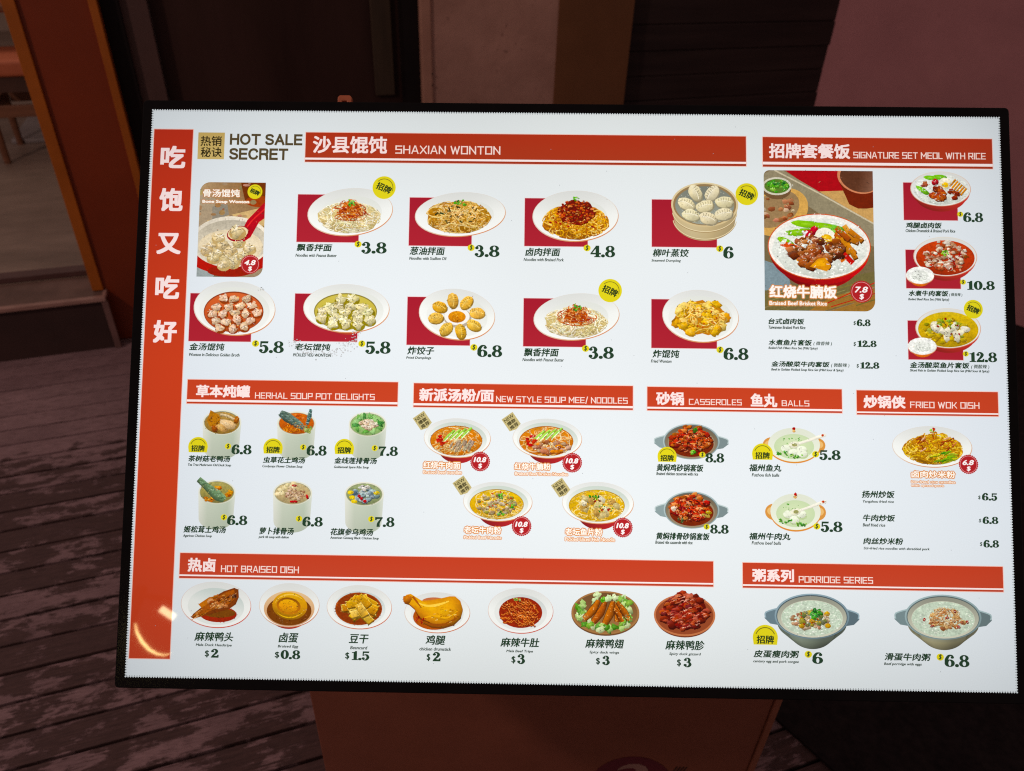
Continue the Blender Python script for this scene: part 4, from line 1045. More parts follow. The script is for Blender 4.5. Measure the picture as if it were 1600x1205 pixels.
DISHES = [
  {'kind': 'white_noodles', 'label': 'white noodles topped with red sauce, upper row', 'ell': (325.2, 164.6, 68.7, 38.9), 'sq': (240.6, 136.9, 339.7, 214.2), 'name': [('飘香拌面', 241.2, 217.2, 298.8, 229.7)], 'cap': ('Noodles with Peanut Butter', 240.1, 233.6, 306.1, 238.5), 'price': ('3.8', 345.3, 213.7, 385.2, 232.1), 'mark': (339.5, 217.3, 5.3), 'badge': (378.7, 124.9, 18.6)},
  {'kind': 'brown_noodles', 'label': 'brown noodles with scallions', 'ell': (501.5, 166.6, 72.8, 36.2), 'sq': (420.1, 140.1, 520.1, 218.1), 'name': [('葱油拌面', 421.7, 220.0, 478.8, 233.7)], 'cap': ('Noodles with Scallion Oil', 421.6, 236.3, 480.9, 241.5), 'price': ('3.8', 525.7, 216.9, 564.8, 235.5), 'mark': (519.8, 220.9, 5.3)},
  {'kind': 'mince_noodles', 'label': 'yellow noodles under dark red minced pork', 'ell': (685.2, 167.3, 68.7, 41.6), 'sq': (604.3, 139.3, 704.8, 216.8), 'name': [('卤肉拌面', 605.8, 219.9, 662.0, 233.6)], 'cap': ('Noodles with Braised Pork', 603.4, 236.6, 667.0, 241.6), 'price': ('4.8', 709.5, 215.6, 747.9, 234.2), 'mark': (703.7, 219.6, 5.3)},
  {'kind': 'steamer', 'label': 'bamboo steamer of dumplings', 'ell': (890.4, 146.8, 53.3, 36.1), 'sq': (806.6, 139.2, 909.5, 215.7), 'name': [('柳叶蒸饺', 807.6, 218.8, 865.3, 232.4)], 'cap': ('Steamed Dumpling', 805.7, 236.2, 852.4, 240.3), 'price': ('6', 919.5, 214.4, 935.4, 233.7), 'mark': (913.8, 217.9, 5.3), 'badge': (957.1, 129.4, 17.9)},
  {'kind': 'wonton_red', 'label': 'wontons in red broth', 'ell': (145.7, 322.4, 65.4, 43.5), 'sq': (74.4, 299.1, 173.4, 375.6), 'name': [('金汤馄饨', 76.6, 378.5, 133.1, 390.7)], 'cap': ('Wonton in Delicious Golden Broth', 76.6, 394.7, 157.1, 399.2), 'price': ('5.8', 187.7, 374.2, 226.6, 393.2), 'mark': (181.7, 378.4, 5.3)},
  {'kind': 'wonton_yellow', 'label': 'wontons in yellow broth', 'ell': (323.7, 320.2, 68.7, 39.1), 'sq': (241.4, 297.6, 342.0, 373.5), 'name': [('老坛馄饨', 243.7, 377.0, 301.1, 388.6)], 'cap': ('PICKLED VEG WONTON', 241.6, 393.1, 302.0, 398.2), 'price': ('5.8', 356.0, 372.6, 395.5, 392.2), 'mark': (350.0, 376.5, 5.2)},
  {'kind': 'fried_dumplings', 'label': 'ring of fried dumplings round a sauce cup', 'ell': (499.2, 327.7, 60.7, 40.9), 'sq': (420.4, 300.7, 520.3, 377.2), 'name': [('炸饺子', 421.7, 379.5, 464.7, 393.0)], 'cap': ('Fried Dumplings', 420.5, 395.5, 459.9, 400.7), 'price': ('6.8', 532.6, 376.2, 571.4, 395.2), 'mark': (526.9, 380.1, 5.3)},
  {'kind': 'white_noodles', 'label': 'white noodles topped with red sauce, lower row', 'ell': (688.1, 329.2, 68.1, 37.4), 'sq': (604.5, 300.8, 702.9, 377.2), 'name': [('飘香拌面', 605.3, 379.8, 661.2, 393.5)], 'cap': ('Noodles with Peanut Butter', 603.6, 395.8, 668.9, 401.0), 'price': ('3.8', 707.6, 376.6, 746.8, 395.6), 'mark': (702.6, 379.7, 5.3), 'badge': (740.7, 287.2, 18.6)},
  {'kind': 'fried_wonton', 'label': 'heap of golden fried wontons', 'ell': (883.4, 325.7, 60.3, 41.9), 'sq': (806.1, 299.8, 908.7, 377.2), 'name': [('炸馄饨', 807.4, 379.9, 850.3, 393.0)], 'cap': ('Fried Wonton', 805.2, 395.5, 837.5, 400.7), 'price': ('6.8', 919.1, 375.8, 957.7, 394.7), 'mark': (913.4, 378.9, 5.3)},
  {'kind': 'rice_bowl', 'label': 'rice bowl with drumstick, egg and greens', 'ell': (1264.3, 117.2, 47.9, 28.4), 'sq': (1205.4, 107.5, 1290.2, 168.1), 'name': [('鸡腿卤肉饭', 1207.0, 171.8, 1264.3, 182.0)], 'cap': ('Chicken Drumstick & Braised Pork Rice', 1206.8, 183.5, 1284.9, 187.0), 'price': ('6.8', 1298.2, 155.4, 1329.0, 170.8), 'mark': (1293.5, 158.3, 4.3)},
  {'kind': 'beef_bowl', 'label': 'boiled beef in red oil with a small rice bowl', 'ell': (1268.9, 226.3, 50.1, 31.8), 'sq': (1206.7, 216.0, 1291.9, 277.5), 'name': [('水煮牛肉套饭', 1208.8, 280.9, 1271.7, 290.5), ('( 微香辣 )', 1272.6, 284.5, 1293.1, 290.6)], 'cap': ('Boiled Beef Rice Set (Mild Spicy)', 1208.6, 293.9, 1272.4, 296.3), 'price': ('10.8', 1301.2, 264.9, 1343.9, 279.3), 'mark': (1294.8, 267.0, 4.2), 'extra': (1228.0, 257.1, 22.1, 14.4)},
  {'kind': 'fish_bowl', 'label': 'fish in golden soup with a small rice bowl', 'ell': (1270.5, 340.4, 51.2, 31.9), 'sq': (1207.6, 328.9, 1292.8, 390.2), 'name': [('金汤酸菜鱼片套饭', 1208.8, 393.8, 1301.8, 404.0), ('( 微酸辣 )', 1303.9, 396.9, 1332.1, 404.4)], 'cap': ('Sliced Fish in Golden Pickled Soup Rice Set (Mild Sour & Spicy)', 1208.6, 405.8, 1331.9, 409.2), 'price': ('12.8', 1301.7, 377.6, 1344.2, 393.2), 'mark': (1296.3, 380.5, 4.2), 'badge': (1309.8, 309.9, 14.9), 'extra': (1229.1, 369.4, 22.5, 14.2)},
  {'kind': 'cup_duck', 'label': 'cup of duck and mushroom soup', 'ell': (133.0, 503.5, 30.5, 19.6), 'name': [('茶树菇老鸭汤', 82.5, 555.5, 148.7, 565.7)], 'cap': ('Tea Tree Mushroom Old Duck Soup', 82.3, 569.0, 150.4, 571.7), 'price': ('6.8', 150.2, 537.9, 181.4, 553.1), 'mark': (144.2, 540.8, 4.6), 'half': (97.0, 542.3, 15.4)},
  {'kind': 'cup_flower', 'label': 'cup of soup with dark sprigs and red flowers', 'ell': (250.5, 503.3, 30.4, 18.7), 'name': [('虫草花土鸡汤', 200.0, 555.8, 266.6, 566.3)], 'cap': ('Cordyceps Flower Chicken Soup', 199.5, 569.3, 262.5, 572.7), 'price': ('6.8', 268.5, 537.6, 299.4, 553.4), 'mark': (262.5, 540.6, 4.6), 'half': (215.2, 542.7, 15.3)},
  {'kind': 'cup_green', 'label': 'cup of green soup with pale ribs', 'ell': (362.5, 503.2, 29.8, 19.3), 'name': [('金线莲排骨汤', 311.7, 555.1, 378.8, 565.6)], 'cap': ('Goldenseal Spare Ribs Soup', 311.5, 569.1, 366.3, 572.0), 'price': ('7.8', 381.0, 537.4, 410.9, 552.3), 'mark': (374.6, 540.4, 4.6), 'half': (327.0, 541.9, 15.3)},
  {'kind': 'cup_agaric', 'label': 'cup of soup with one dark stalk across it', 'ell': (129.5, 612.2, 29.1, 18.7), 'name': [('姬松茸土鸡汤', 79.7, 664.4, 146.5, 675.8)], 'cap': ('Agaricus Chicken Soup', 79.5, 678.7, 124.7, 681.7), 'price': ('6.8', 147.8, 647.8, 179.0, 662.7), 'mark': (142.3, 651.0, 4.7)},
  {'kind': 'cup_radish', 'label': 'cup of radish and rib soup with red berries', 'ell': (248.1, 612.0, 30.6, 18.7), 'name': [('萝卜排骨汤', 198.0, 665.1, 252.6, 676.6)], 'cap': ('pork rib soup with daikon', 197.7, 678.7, 245.0, 681.7), 'price': ('6.8', 265.4, 648.2, 296.8, 663.1), 'mark': (259.6, 651.4, 4.7)},
  {'kind': 'cup_black', 'label': 'cup of blue black chicken soup', 'ell': (360.0, 611.9, 30.5, 18.7), 'name': [('花旗参乌鸡汤', 309.0, 664.9, 376.1, 676.3)], 'cap': ('American Ginseng Black Chicken Soup', 309.0, 678.2, 384.7, 681.4), 'price': ('7.8', 378.3, 646.8, 408.3, 662.0), 'mark': (372.2, 650.3, 4.7)},
  {'kind': 'soup_beef', 'label': 'noodle soup with sliced beef and greens', 'ell': (503.4, 522.7, 52.5, 31.0), 'new': (448.3, 496.4), 'glow': ('红烧牛肉面', 451.1, 559.7, 509.0, 571.1), 'gcap': [('Braised beef noodles', 451.4, 573.8, 511.4, 578.9)], 'seal': (539.8, 558.8, 15.7, '10.8')},
  {'kind': 'soup_brisket', 'label': 'noodle soup with beef cubes and carrot', 'ell': (644.1, 521.4, 54.3, 31.0), 'new': (587.4, 496.4), 'glow': ('红烧牛腩粉', 593.4, 559.9, 649.6, 570.9), 'gcap': [('Braised Beef Brisket Noodles', 594.4, 574.3, 676.6, 579.1)], 'seal': (683.1, 558.6, 15.7, '10.8')},
  {'kind': 'soup_pickle', 'label': 'yellow noodle soup with minced beef and herbs', 'ell': (568.2, 620.3, 54.0, 30.6), 'new': (512.5, 596.3), 'glow': ('老坛牛肉粉', 516.5, 658.8, 574.3, 670.0), 'gcap': [('Pickled Beef Noodle', 516.8, 673.5, 574.9, 678.1)], 'seal': (605.7, 657.4, 15.6, '10.8')},
  {'kind': 'soup_fish', 'label': 'yellow noodle soup with sliced fish', 'ell': (723.5, 619.9, 55.7, 32.4), 'new': (665.6, 597.4), 'glow': ('老坛鱼片粉', 673.1, 659.3, 730.7, 670.6), 'gcap': [('Pickled Sliced Fish Noodle', 673.2, 673.3, 750.0, 679.0)], 'seal': (762.1, 657.2, 15.6, '10.8')},
  {'kind': 'pot_chicken', 'label': 'steel pot of dark red braised chicken', 'ell': (868.3, 523.1, 51.1, 27.9), 'name': [('黄焖鸡砂锅套饭', 813.6, 558.2, 886.9, 570.1)], 'cap': ('Braised chicken casserole with rice', 813.7, 571.5, 878.4, 574.3), 'price': ('8.8', 889.9, 540.7, 918.6, 555.2), 'mark': (885.1, 543.4, 4.5), 'half': (830.4, 546.8, 14.9)},
  {'kind': 'pot_ribs', 'label': 'steel pot of bright red braised ribs', 'ell': (868.4, 628.7, 50.0, 28.7), 'name': [('黄焖排骨砂锅套饭', 812.9, 663.4, 896.1, 674.9)], 'cap': ('Braised ribs casserole with rice', 812.2, 676.6, 869.5, 680.1), 'price': ('8.8', 896.8, 650.4, 924.9, 664.3), 'mark': (891.3, 654.1, 4.4)},
  {'kind': 'balls_fish', 'label': 'bowl of fish balls with spoon and chopped herbs', 'ell': (1027.6, 526.0, 41.9, 27.1), 'name': [('福州鱼丸', 957.4, 556.4, 1007.7, 568.2)], 'cap': ('Fuzhou fish balls', 961.6, 571.1, 1004.3, 575.2), 'price': ('5.8', 1066.6, 533.3, 1099.1, 548.7), 'mark': (1060.7, 540.1, 5.0), 'half': (978.5, 540.7, 16.2)},
  {'kind': 'balls_beef', 'label': 'bowl of beef balls with spoon resting on rim', 'ell': (1028.7, 629.2, 40.4, 28.7), 'name': [('福州牛肉丸', 956.4, 661.7, 1020.5, 673.1)], 'cap': ('Fuzhou beef balls', 960.6, 675.5, 1005.9, 678.8), 'price': ('5.8', 1067.2, 643.1, 1100.2, 659.1), 'mark': (1061.0, 650.9, 5.0)},
  {'kind': 'wok_noodles', 'label': 'stir fried rice noodles with pork strips', 'ell': (1241.1, 525.8, 61.8, 32.1), 'glow': ('卤肉炒米粉', 1207.4, 563.3, 1274.8, 574.0), 'gcap': [('Stir-fried rice noodles', 1206.6, 578.4, 1274.6, 582.1), ('with spiced pork', 1206.5, 584.5, 1257.3, 588.2)], 'seal': (1295.6, 552.3, 15.3, '6.8')},
  {'kind': 'duck_head', 'label': 'braised duck head on a plate', 'ell': (135.2, 784.8, 54.8, 35.1), 'name': [('麻辣鸭头', 103.9, 825.7, 164.5, 840.5)], 'cap': ('Mala Duck Headtripe', 106.7, 843.9, 162.3, 848.4), 'price': ('2', 130.6, 851.7, 142.8, 864.8), 'dollar': ('$', 121.3, 853.7, 127.8, 864.9)},
  {'kind': 'egg', 'label': 'braised egg in brown sauce', 'ell': (248.8, 783.6, 46.8, 33.6), 'name': [('卤蛋', 234.1, 825.0, 264.9, 840.6)], 'cap': ('Braised Egg', 233.3, 843.9, 265.2, 848.8), 'price': ('0.8', 238.5, 851.4, 268.3, 865.1), 'dollar': ('$', 229.2, 854.0, 236.2, 864.6)},
  {'kind': 'tofu', 'label': 'plate of golden dried tofu slices', 'ell': (357.2, 784.8, 50.5, 33.5), 'name': [('豆干', 342.4, 825.6, 373.1, 840.0)], 'cap': ('Beancurd', 345.0, 843.5, 371.5, 848.5), 'price': ('1.5', 347.9, 851.1, 375.1, 864.7), 'dollar': ('$', 337.7, 853.1, 344.1, 864.3)},
  {'kind': 'drumstick', 'label': 'golden chicken drumstick on a plate', 'ell': (477.7, 788.5, 51.8, 33.7), 'name': [('鸡腿', 460.3, 825.0, 491.1, 840.0)], 'cap': ('chicken drumstick', 451.4, 843.9, 500.1, 847.7), 'price': ('2', 472.0, 850.7, 484.3, 864.4), 'dollar': ('$', 462.8, 853.1, 468.5, 864.6)},
  {'kind': 'tripe', 'label': 'shredded red beef tripe', 'ell': (605.9, 786.3, 50.5, 34.4), 'name': [('麻辣牛肚', 575.4, 826.6, 635.5, 841.1)], 'cap': ('Mala Beef Tripe', 584.8, 845.2, 625.7, 849.2), 'price': ('3', 601.9, 851.4, 613.8, 865.8), 'dollar': ('$', 592.8, 854.4, 599.1, 865.9)},
  {'kind': 'wings', 'label': 'duck wings on lettuce, brown plate', 'ell': (736.0, 787.1, 52.2, 33.6), 'name': [('麻辣鸭翅', 705.2, 826.2, 764.7, 840.7)], 'cap': ('Spicy duck wings', 711.9, 844.8, 757.4, 848.7), 'price': ('3', 731.9, 851.7, 743.3, 865.3), 'dollar': ('$', 722.0, 854.7, 728.2, 865.5)},
  {'kind': 'gizzard', 'label': 'heap of dark red gizzards on a brown plate', 'ell': (857.4, 787.6, 47.0, 33.5), 'name': [('麻辣鸭胗', 827.4, 826.0, 887.8, 841.1)], 'cap': ('Spicy duck gizzard', 833.6, 844.9, 881.9, 849.1), 'price': ('3', 855.6, 852.4, 867.7, 866.1), 'dollar': ('$', 845.4, 854.4, 851.6, 865.9)},
  {'kind': 'porridge_egg', 'label': 'clay pot of porridge with century egg and herbs', 'ell': (1051.8, 787.1, 56.9, 33.9), 'name': [('皮蛋瘦肉粥', 961.6, 838.5, 1031.2, 850.2)], 'cap': ('century egg and pork congee', 961.2, 853.8, 1030.5, 857.5), 'price': ('6', 1051.1, 840.9, 1066.9, 858.0), 'mark': (1045.0, 844.0, 5.2), 'half': (979.9, 820.0, 19.1)},
  {'kind': 'porridge_beef', 'label': 'clay pot of porridge with shredded beef', 'ell': (1251.3, 785.3, 58.2, 33.8), 'name': [('滑蛋牛肉粥', 1160.4, 839.6, 1230.6, 851.3)], 'cap': ('Beef porridge with eggs', 1159.6, 854.0, 1216.7, 858.8), 'price': ('6.8', 1251.3, 841.0, 1288.3, 859.1), 'mark': (1244.7, 844.8, 5.2)},
]
PRICE_LINES = [
  {'name': [('台式卤肉饭', 989.8, 327.6, 1046.3, 337.5)], 'cap': ('Taiwanese Braised Pork Rice', 989.7, 340.2, 1047.7, 343.2), 'dollar': ('$', 1122.6, 330.8, 1126.8, 337.4), 'price': ('6.8', 1128.3, 327.9, 1149.4, 338.7)},
  {'name': [('水煮鱼片套饭', 989.5, 361.1, 1057.8, 371.0), ('( 微香辣 )', 1059.8, 363.6, 1088.8, 370.9)], 'cap': ('Boiled Fish Fillets Rice Set (Mild Spicy)', 989.5, 373.3, 1066.2, 376.3), 'dollar': ('$', 1122.2, 363.7, 1126.3, 370.8), 'price': ('12.8', 1128.7, 361.3, 1158.2, 371.6)},
  {'name': [('金汤酸菜牛肉套饭', 993.5, 395.2, 1085.0, 404.5), ('( 微酸辣 )', 1086.8, 397.4, 1115.4, 404.7)], 'cap': ('Beef in Golden Pickled Soup Rice Set (Mild Sour & Spicy)', 993.5, 407.2, 1106.1, 410.2), 'dollar': ('$', 1126.4, 398.3, 1130.3, 404.9), 'price': ('12.8', 1132.4, 395.4, 1161.8, 405.6)},
  {'name': [('扬州炒饭', 1130.9, 594.8, 1181.9, 606.4)], 'cap': ('Yangzhou fried rice', 1132.2, 609.7, 1180.3, 614.2), 'dollar': ('$', 1309.6, 599.9, 1313.5, 606.4), 'price': ('6.5', 1315.8, 596.1, 1338.9, 607.5)},
  {'name': [('牛肉炒饭', 1131.8, 631.3, 1181.9, 642.2)], 'cap': ('Beef fried rice', 1131.7, 645.2, 1166.3, 649.6), 'dollar': ('$', 1309.6, 635.4, 1313.5, 641.8), 'price': ('6.8', 1315.8, 632.2, 1339.4, 643.3)},
  {'name': [('肉丝炒米粉', 1131.9, 666.7, 1193.6, 677.4)], 'cap': ('Stir-fried rice noodles with shredded pork', 1132.4, 681.4, 1233.5, 685.1), 'dollar': ('$', 1310.2, 671.0, 1314.1, 677.7), 'price': ('6.8', 1316.1, 667.8, 1339.3, 679.2)},
]
BANNERS = [
  {'box': [249.9, 34.8, 956.6, 76.4, 79.7, 83.4], 'zh': [('沙县馄饨', 261.8, 40.5, 381.5, 69.1)], 'en': [('SHAXIAN WONTON', 395.0, 55.0, 563.8, 68.7)]},
  {'box': [983.4, 35.4, 1347.6, 75.9, 80.3, 83.9], 'zh': [('招牌套餐饭', 993.1, 45.4, 1122.2, 70.1)], 'en': [('SIGNATURE SET MEOL WITH RICE', 1127.2, 58.2, 1336.8, 68.9)]},
  {'box': [76.0, 436.7, 408.4, 468.1, 471.6, 474.5], 'zh': [('草本炖罐', 90.1, 444.7, 175.5, 464.5)], 'en': [('HERHAL SOUP POT DELIGHTS', 183.5, 455.6, 372.4, 465.3)]},
  {'box': [433.6, 437.8, 777.2, 469.2, 472.6, 475.2], 'zh': [('新派汤粉/面', 442.4, 445.3, 559.8, 466.0)], 'en': [('NEW STYLE SOUP MEE/ NOODLES', 563.1, 456.1, 769.1, 465.8)]},
  {'box': [799.8, 438.6, 1102.8, 469.8, 472.8, 475.5], 'zh': [('砂锅', 813.3, 446.0, 857.1, 467.2), ('鱼丸', 960.8, 446.7, 1002.3, 468.2)], 'en': [('CASSEROLES', 864.6, 456.5, 946.9, 465.9), ('BALLS', 1009.1, 456.8, 1052.0, 466.1)]},
  {'box': [1125.9, 439.7, 1344.7, 472.7, 475.0, 477.5], 'zh': [('炒锅侠', 1136.3, 447.2, 1201.3, 467.4)], 'en': [('FRIED WOK DISH', 1208.4, 456.1, 1315.6, 466.2)]},
  {'box': [76.2, 706.9, 901.5, 739.7, 742.1, 745.2], 'zh': [('热卤', 88.8, 713.9, 132.4, 735.4)], 'en': [('HOT BRAISED DISH', 140.7, 724.8, 262.0, 735.2)]},
  {'box': [946.8, 708.0, 1344.1, 740.7, 743.1, 745.9], 'zh': [('粥系列', 961.3, 716.9, 1025.2, 736.7)], 'en': [('PORRIDGE SERIES', 1032.3, 726.8, 1145.7, 736.9)]},
]
MISC = {
  'strip': [4.0, 32.0, 67.0, 868.0],
  'slogan': [('吃', 16.2, 59.0, 56.7, 96.3), ('饱', 17.5, 128.7, 55.5, 167.0), ('又', 16.6, 201.8, 55.6, 236.7), ('吃', 17.7, 271.0, 56.3, 308.9), ('好', 17.7, 342.6, 55.3, 379.3)],
  'gold': (75.8, 36.5, 118.7, 80.6),
  'goldtext': [('热销', 79.9, 42.2, 114.3, 59.3), ('秘诀', 80.8, 60.5, 115.1, 77.5)],
  'hot': [('HOT SALE', 127.2, 38.1, 244.6, 56.5), ('SECRET', 126.8, 61.9, 222.3, 81.0)],
  'soup': (82.6, 118.4, 188.1, 272.2),
  'souptext': [('骨汤馄饨', 88.0, 130.1, 147.6, 143.3), ('Bone Soup Wonton', 87.5, 147.6, 163.2, 154.6)],
  'soupbadge': (171.8, 134.0, 11.9),
  'soupseal': (168.6, 252.0, 15.9, '4.8'),
  'brisket': [984.4, 89.6, 1157.4, 315.3],
  'briskettext': [('红烧牛腩饭', 990.7, 275.5, 1096.3, 296.1), ('Braised Beef Brisket Rice', 990.5, 300.9, 1080.6, 307.5)],
  'brisketseal': (1134.7, 284.7, 18.1, '7.8'),
  'smudge': (303.1, 386.5),
}

# ------------------------------------------------------------------ lettering
GREEN_INK = (32, 62, 40)
_font_cache = {}
def glyphs(body, shear=0.0):
    key = (body, shear)
    if key not in _font_cache:
        c = bpy.data.curves.new('lettering', 'FONT')
        c.body = body; c.shear = shear; c.resolution_u = 3
        o = bpy.data.objects.new('lettering', c)
        col.objects.link(o)
        bpy.context.view_layer.update()
        me = bpy.data.meshes.new_from_object(o.evaluated_get(bpy.context.evaluated_depsgraph_get()))
        vs_ = [(v.co.x, v.co.y) for v in me.vertices]
        fs_ = [tuple(p.vertices) for p in me.polygons]
        bpy.data.objects.remove(o); bpy.data.curves.remove(c); bpy.data.meshes.remove(me)
        _font_cache[key] = (vs_, fs_)
    return _font_cache[key]

def letter(ink, t, c, bold=0.0, shear=0.0, soft=False, grow=0.0):
    """set text t = (words, left, top, right, bottom) into its box; bold thickens the strokes"""
    body, x0, y0, x1, y1 = t
    v, f = glyphs(body, shear)
    if not v: return
    ax, bx = min(p[0] for p in v), max(p[0] for p in v)
    ay, by = min(p[1] for p in v), max(p[1] for p in v)
    b = bold
    sx = (x1 - x0 - 2 * b) / max(1e-6, bx - ax); sy = (y1 - y0 - 2 * b) / max(1e-6, by - ay)
    base = [(x0 + b + (p[0] - ax) * sx, y1 - b - (p[1] - ay) * sy) for p in v]
    g = b + grow
    if g <= 0: offs = [(0, 0)]
    elif g < 0.7: offs = [(-g, 0), (g, 0), (0, -g * .7), (0, g * .7)]
    elif soft: offs = [(g * math.cos(k * math.pi / 4), g * math.sin(k * math.pi / 4)) for k in range(8)] + [(0, 0)]
    else: offs = [(i * g, j * g * .85) for i in (-1, 0, 1) for j in (-1, 0, 1)]
    for ox, oy in offs:
        ink.raw([(p[0] + ox, p[1] + oy) for p in base], [c] * len(base), f)

# square wide signboard capitals, drawn as strokes on a unit cell (width, strokes)
CAPS = {
 'A': (1.05, [[(0, 0), (.46, 1), (.60, 1), (1.05, 0)], [(.2, .3), (.86, .3)]]),
 'B': (1, [[(0, 0), (0, 1), (.86, 1), (.95, .9), (.95, .62), (.85, .52), (0, .52)], [(.85, .52), (1, .42), (1, .1), (.9, 0), (0, 0)]]),
 'C': (.95, [[(.95, 1), (0, 1), (0, 0), (.95, 0)]]),
 'D': (1, [[(0, 0), (0, 1), (1, 1), (1, 0), (0, 0)]]),
 'E': (.9, [[(.9, 1), (0, 1), (0, 0), (.9, 0)], [(0, .5), (.82, .5)]]),
 'F': (.9, [[(.9, 1), (0, 1), (0, 0)], [(0, .5), (.8, .5)]]),
 'G': (1, [[(1, 1), (0, 1), (0, 0), (1, 0), (1, .5), (.55, .5)]]),
 'H': (1, [[(0, 0), (0, 1)], [(1, 0), (1, 1)], [(0, .5), (1, .5)]]),
 'I': (0, [[(0, 0), (0, 1)]]),
 'K': (.95, [[(0, 0), (0, 1)], [(0, .5), (.4, .5), (.9, 1)], [(.4, .5), (.95, 0)]]),
 'L': (.8, [[(0, 1), (0, 0), (.8, 0)]]),
 'M': (1.2, [[(0, 0), (0, 1), (.6, .35), (1.2, 1), (1.2, 0)]]),
 'N': (1, [[(0, 0), (0, 1), (1, 0), (1, 1)]]),
 'O': (1, [[(0, 0), (0, 1), (1, 1), (1, 0), (0, 0)]]),
 'P': (.95, [[(0, 0), (0, 1), (.95, 1), (.95, .42), (0, .42)]]),
 'R': (.98, [[(0, 0), (0, 1), (.95, 1), (.95, .45), (0, .45)], [(.5, .45), (.98, 0)]]),
 'S': (.95, [[(.95, 1), (0, 1), (0, .52), (.95, .52), (.95, 0), (0, 0)]]),
 'T': (.95, [[(0, 1), (.95, 1)], [(.48, 1), (.48, 0)]]),
 'U': (1, [[(0, 1), (0, 0), (1, 0), (1, 1)]]),
 'W': (1.4, [[(0, 1), (.36, 0), (.7, .9), (1.04, 0), (1.4, 1)]]),
 'X': (1, [[(0, 1), (1, 0)], [(0, 0), (1, 1)]]),
 'Y': (1, [[(0, 1), (.5, .48), (1, 1)], [(.5, .48), (.5, 0)]]),
 '/': (.4, [[(0, -.1), (.4, 1.1)]]),
}
def caps(ink, t, c):
    body, x0, y0, x1, y1 = t
    h = y1 - y0
    adv, placed = 0.0, []
    for ch in body:
        if ch == ' ': adv += 0.62; continue
        w, st = CAPS[ch]
        placed.append((adv, st)); adv += w + 0.42
    adv -= 0.42
    sw = h * 0.155
    sx = (x1 - x0 - sw) / adv; sy = h - sw
    for a, st in placed:
        for s in st:
            pts = [Vector((x0 + sw / 2 + (a + p[0]) * sx, y1 - sw / 2 - p[1] * sy)) for p in s]
            for i in range(len(pts) - 1):
                d = pts[i + 1] - pts[i]
                d.normalize(); d *= sw / 2
                wd = sw if abs(d.x) < abs(d.y) * .3 else sw * 0.86
                ink.stroke([pts[i] - d, pts[i + 1] + d], wd, c, smooth=False)

GROT = {
 'H': (.78, [(0, [(0, 0), (0, 1)]), (0, [(.78, 0), (.78, 1)]), (0, [(0, .52), (.78, .52)])]),
 'O': (.92, [(2, [])]),
 'T': (.78, [(0, [(0, 1), (.78, 1)]), (0, [(.39, 1), (.39, 0)])]),
 'S': (.74, [(1, [(.74, .74), (.64, .94), (.37, 1.0), (.10, .93), (.04, .74), (.16, .59), (.40, .51), (.66, .42), (.75, .25), (.64, .06), (.37, 0), (.10, .07), (0, .29)])]),
 'A': (.84, [(0, [(0, 0), (.42, 1)]), (0, [(.42, 1), (.84, 0)]), (0, [(.16, .32), (.68, .32)])]),
 'L': (.62, [(0, [(0, 1), (0, 0)]), (0, [(0, 0), (.62, 0)])]),
 'E': (.68, [(0, [(0, 0), (0, 1)]), (0, [(0, 1), (.68, 1)]), (0, [(0, .52), (.62, .52)]), (0, [(0, 0), (.68, 0)])]),
 'C': (.86, [(1, [(.85, .68), (.74, .91), (.45, 1.0), (.14, .88), (0, .5), (.14, .12), (.45, 0), (.74, .09), (.86, .34)])]),
 'R': (.78, [(0, [(0, 0), (0, 1)]), (1, [(0, 1), (.5, 1), (.72, .93), (.76, .75), (.70, .57), (.5, .5), (0, .5)]), (0, [(.50, .5), (.70, .36)]), (0, [(.70, .40), (.76, 0)])]),
}
def grotesk(ink, t, c, share=0.20):
    body, x0, y0, x1, y1 = t
    h = y1 - y0; sw = h * share
    adv, placed = 0.0, []
    for ch in body:
        if ch == ' ': adv += 0.40; continue
        w, st = GROT[ch]
        placed.append((adv, w, st)); adv += w + 0.33
    adv -= 0.33
    sx = (x1 - x0 - sw) / adv; sy = h - sw
    T = lambda a, p: (x0 + sw / 2 + (a + p[0]) * sx, y1 - sw / 2 - p[1] * sy)
    for a, w, st in placed:
        for smooth, pts in st:
            if smooth == 2:
                cx, cy = T(a, (w / 2, .5))
                ink.ring(cx, cy, w * sx / 2, sy / 2, sw, c)
            elif smooth == 1: ink.stroke([T(a, p) for p in pts], sw, c)
            else:
                p, q_ = Vector(T(a, pts[0])), Vector(T(a, pts[1]))
                d_ = (q_ - p).normalized() * (sw / 2)
                ink.stroke([p - d_, q_ + d_], sw, c, smooth=False)

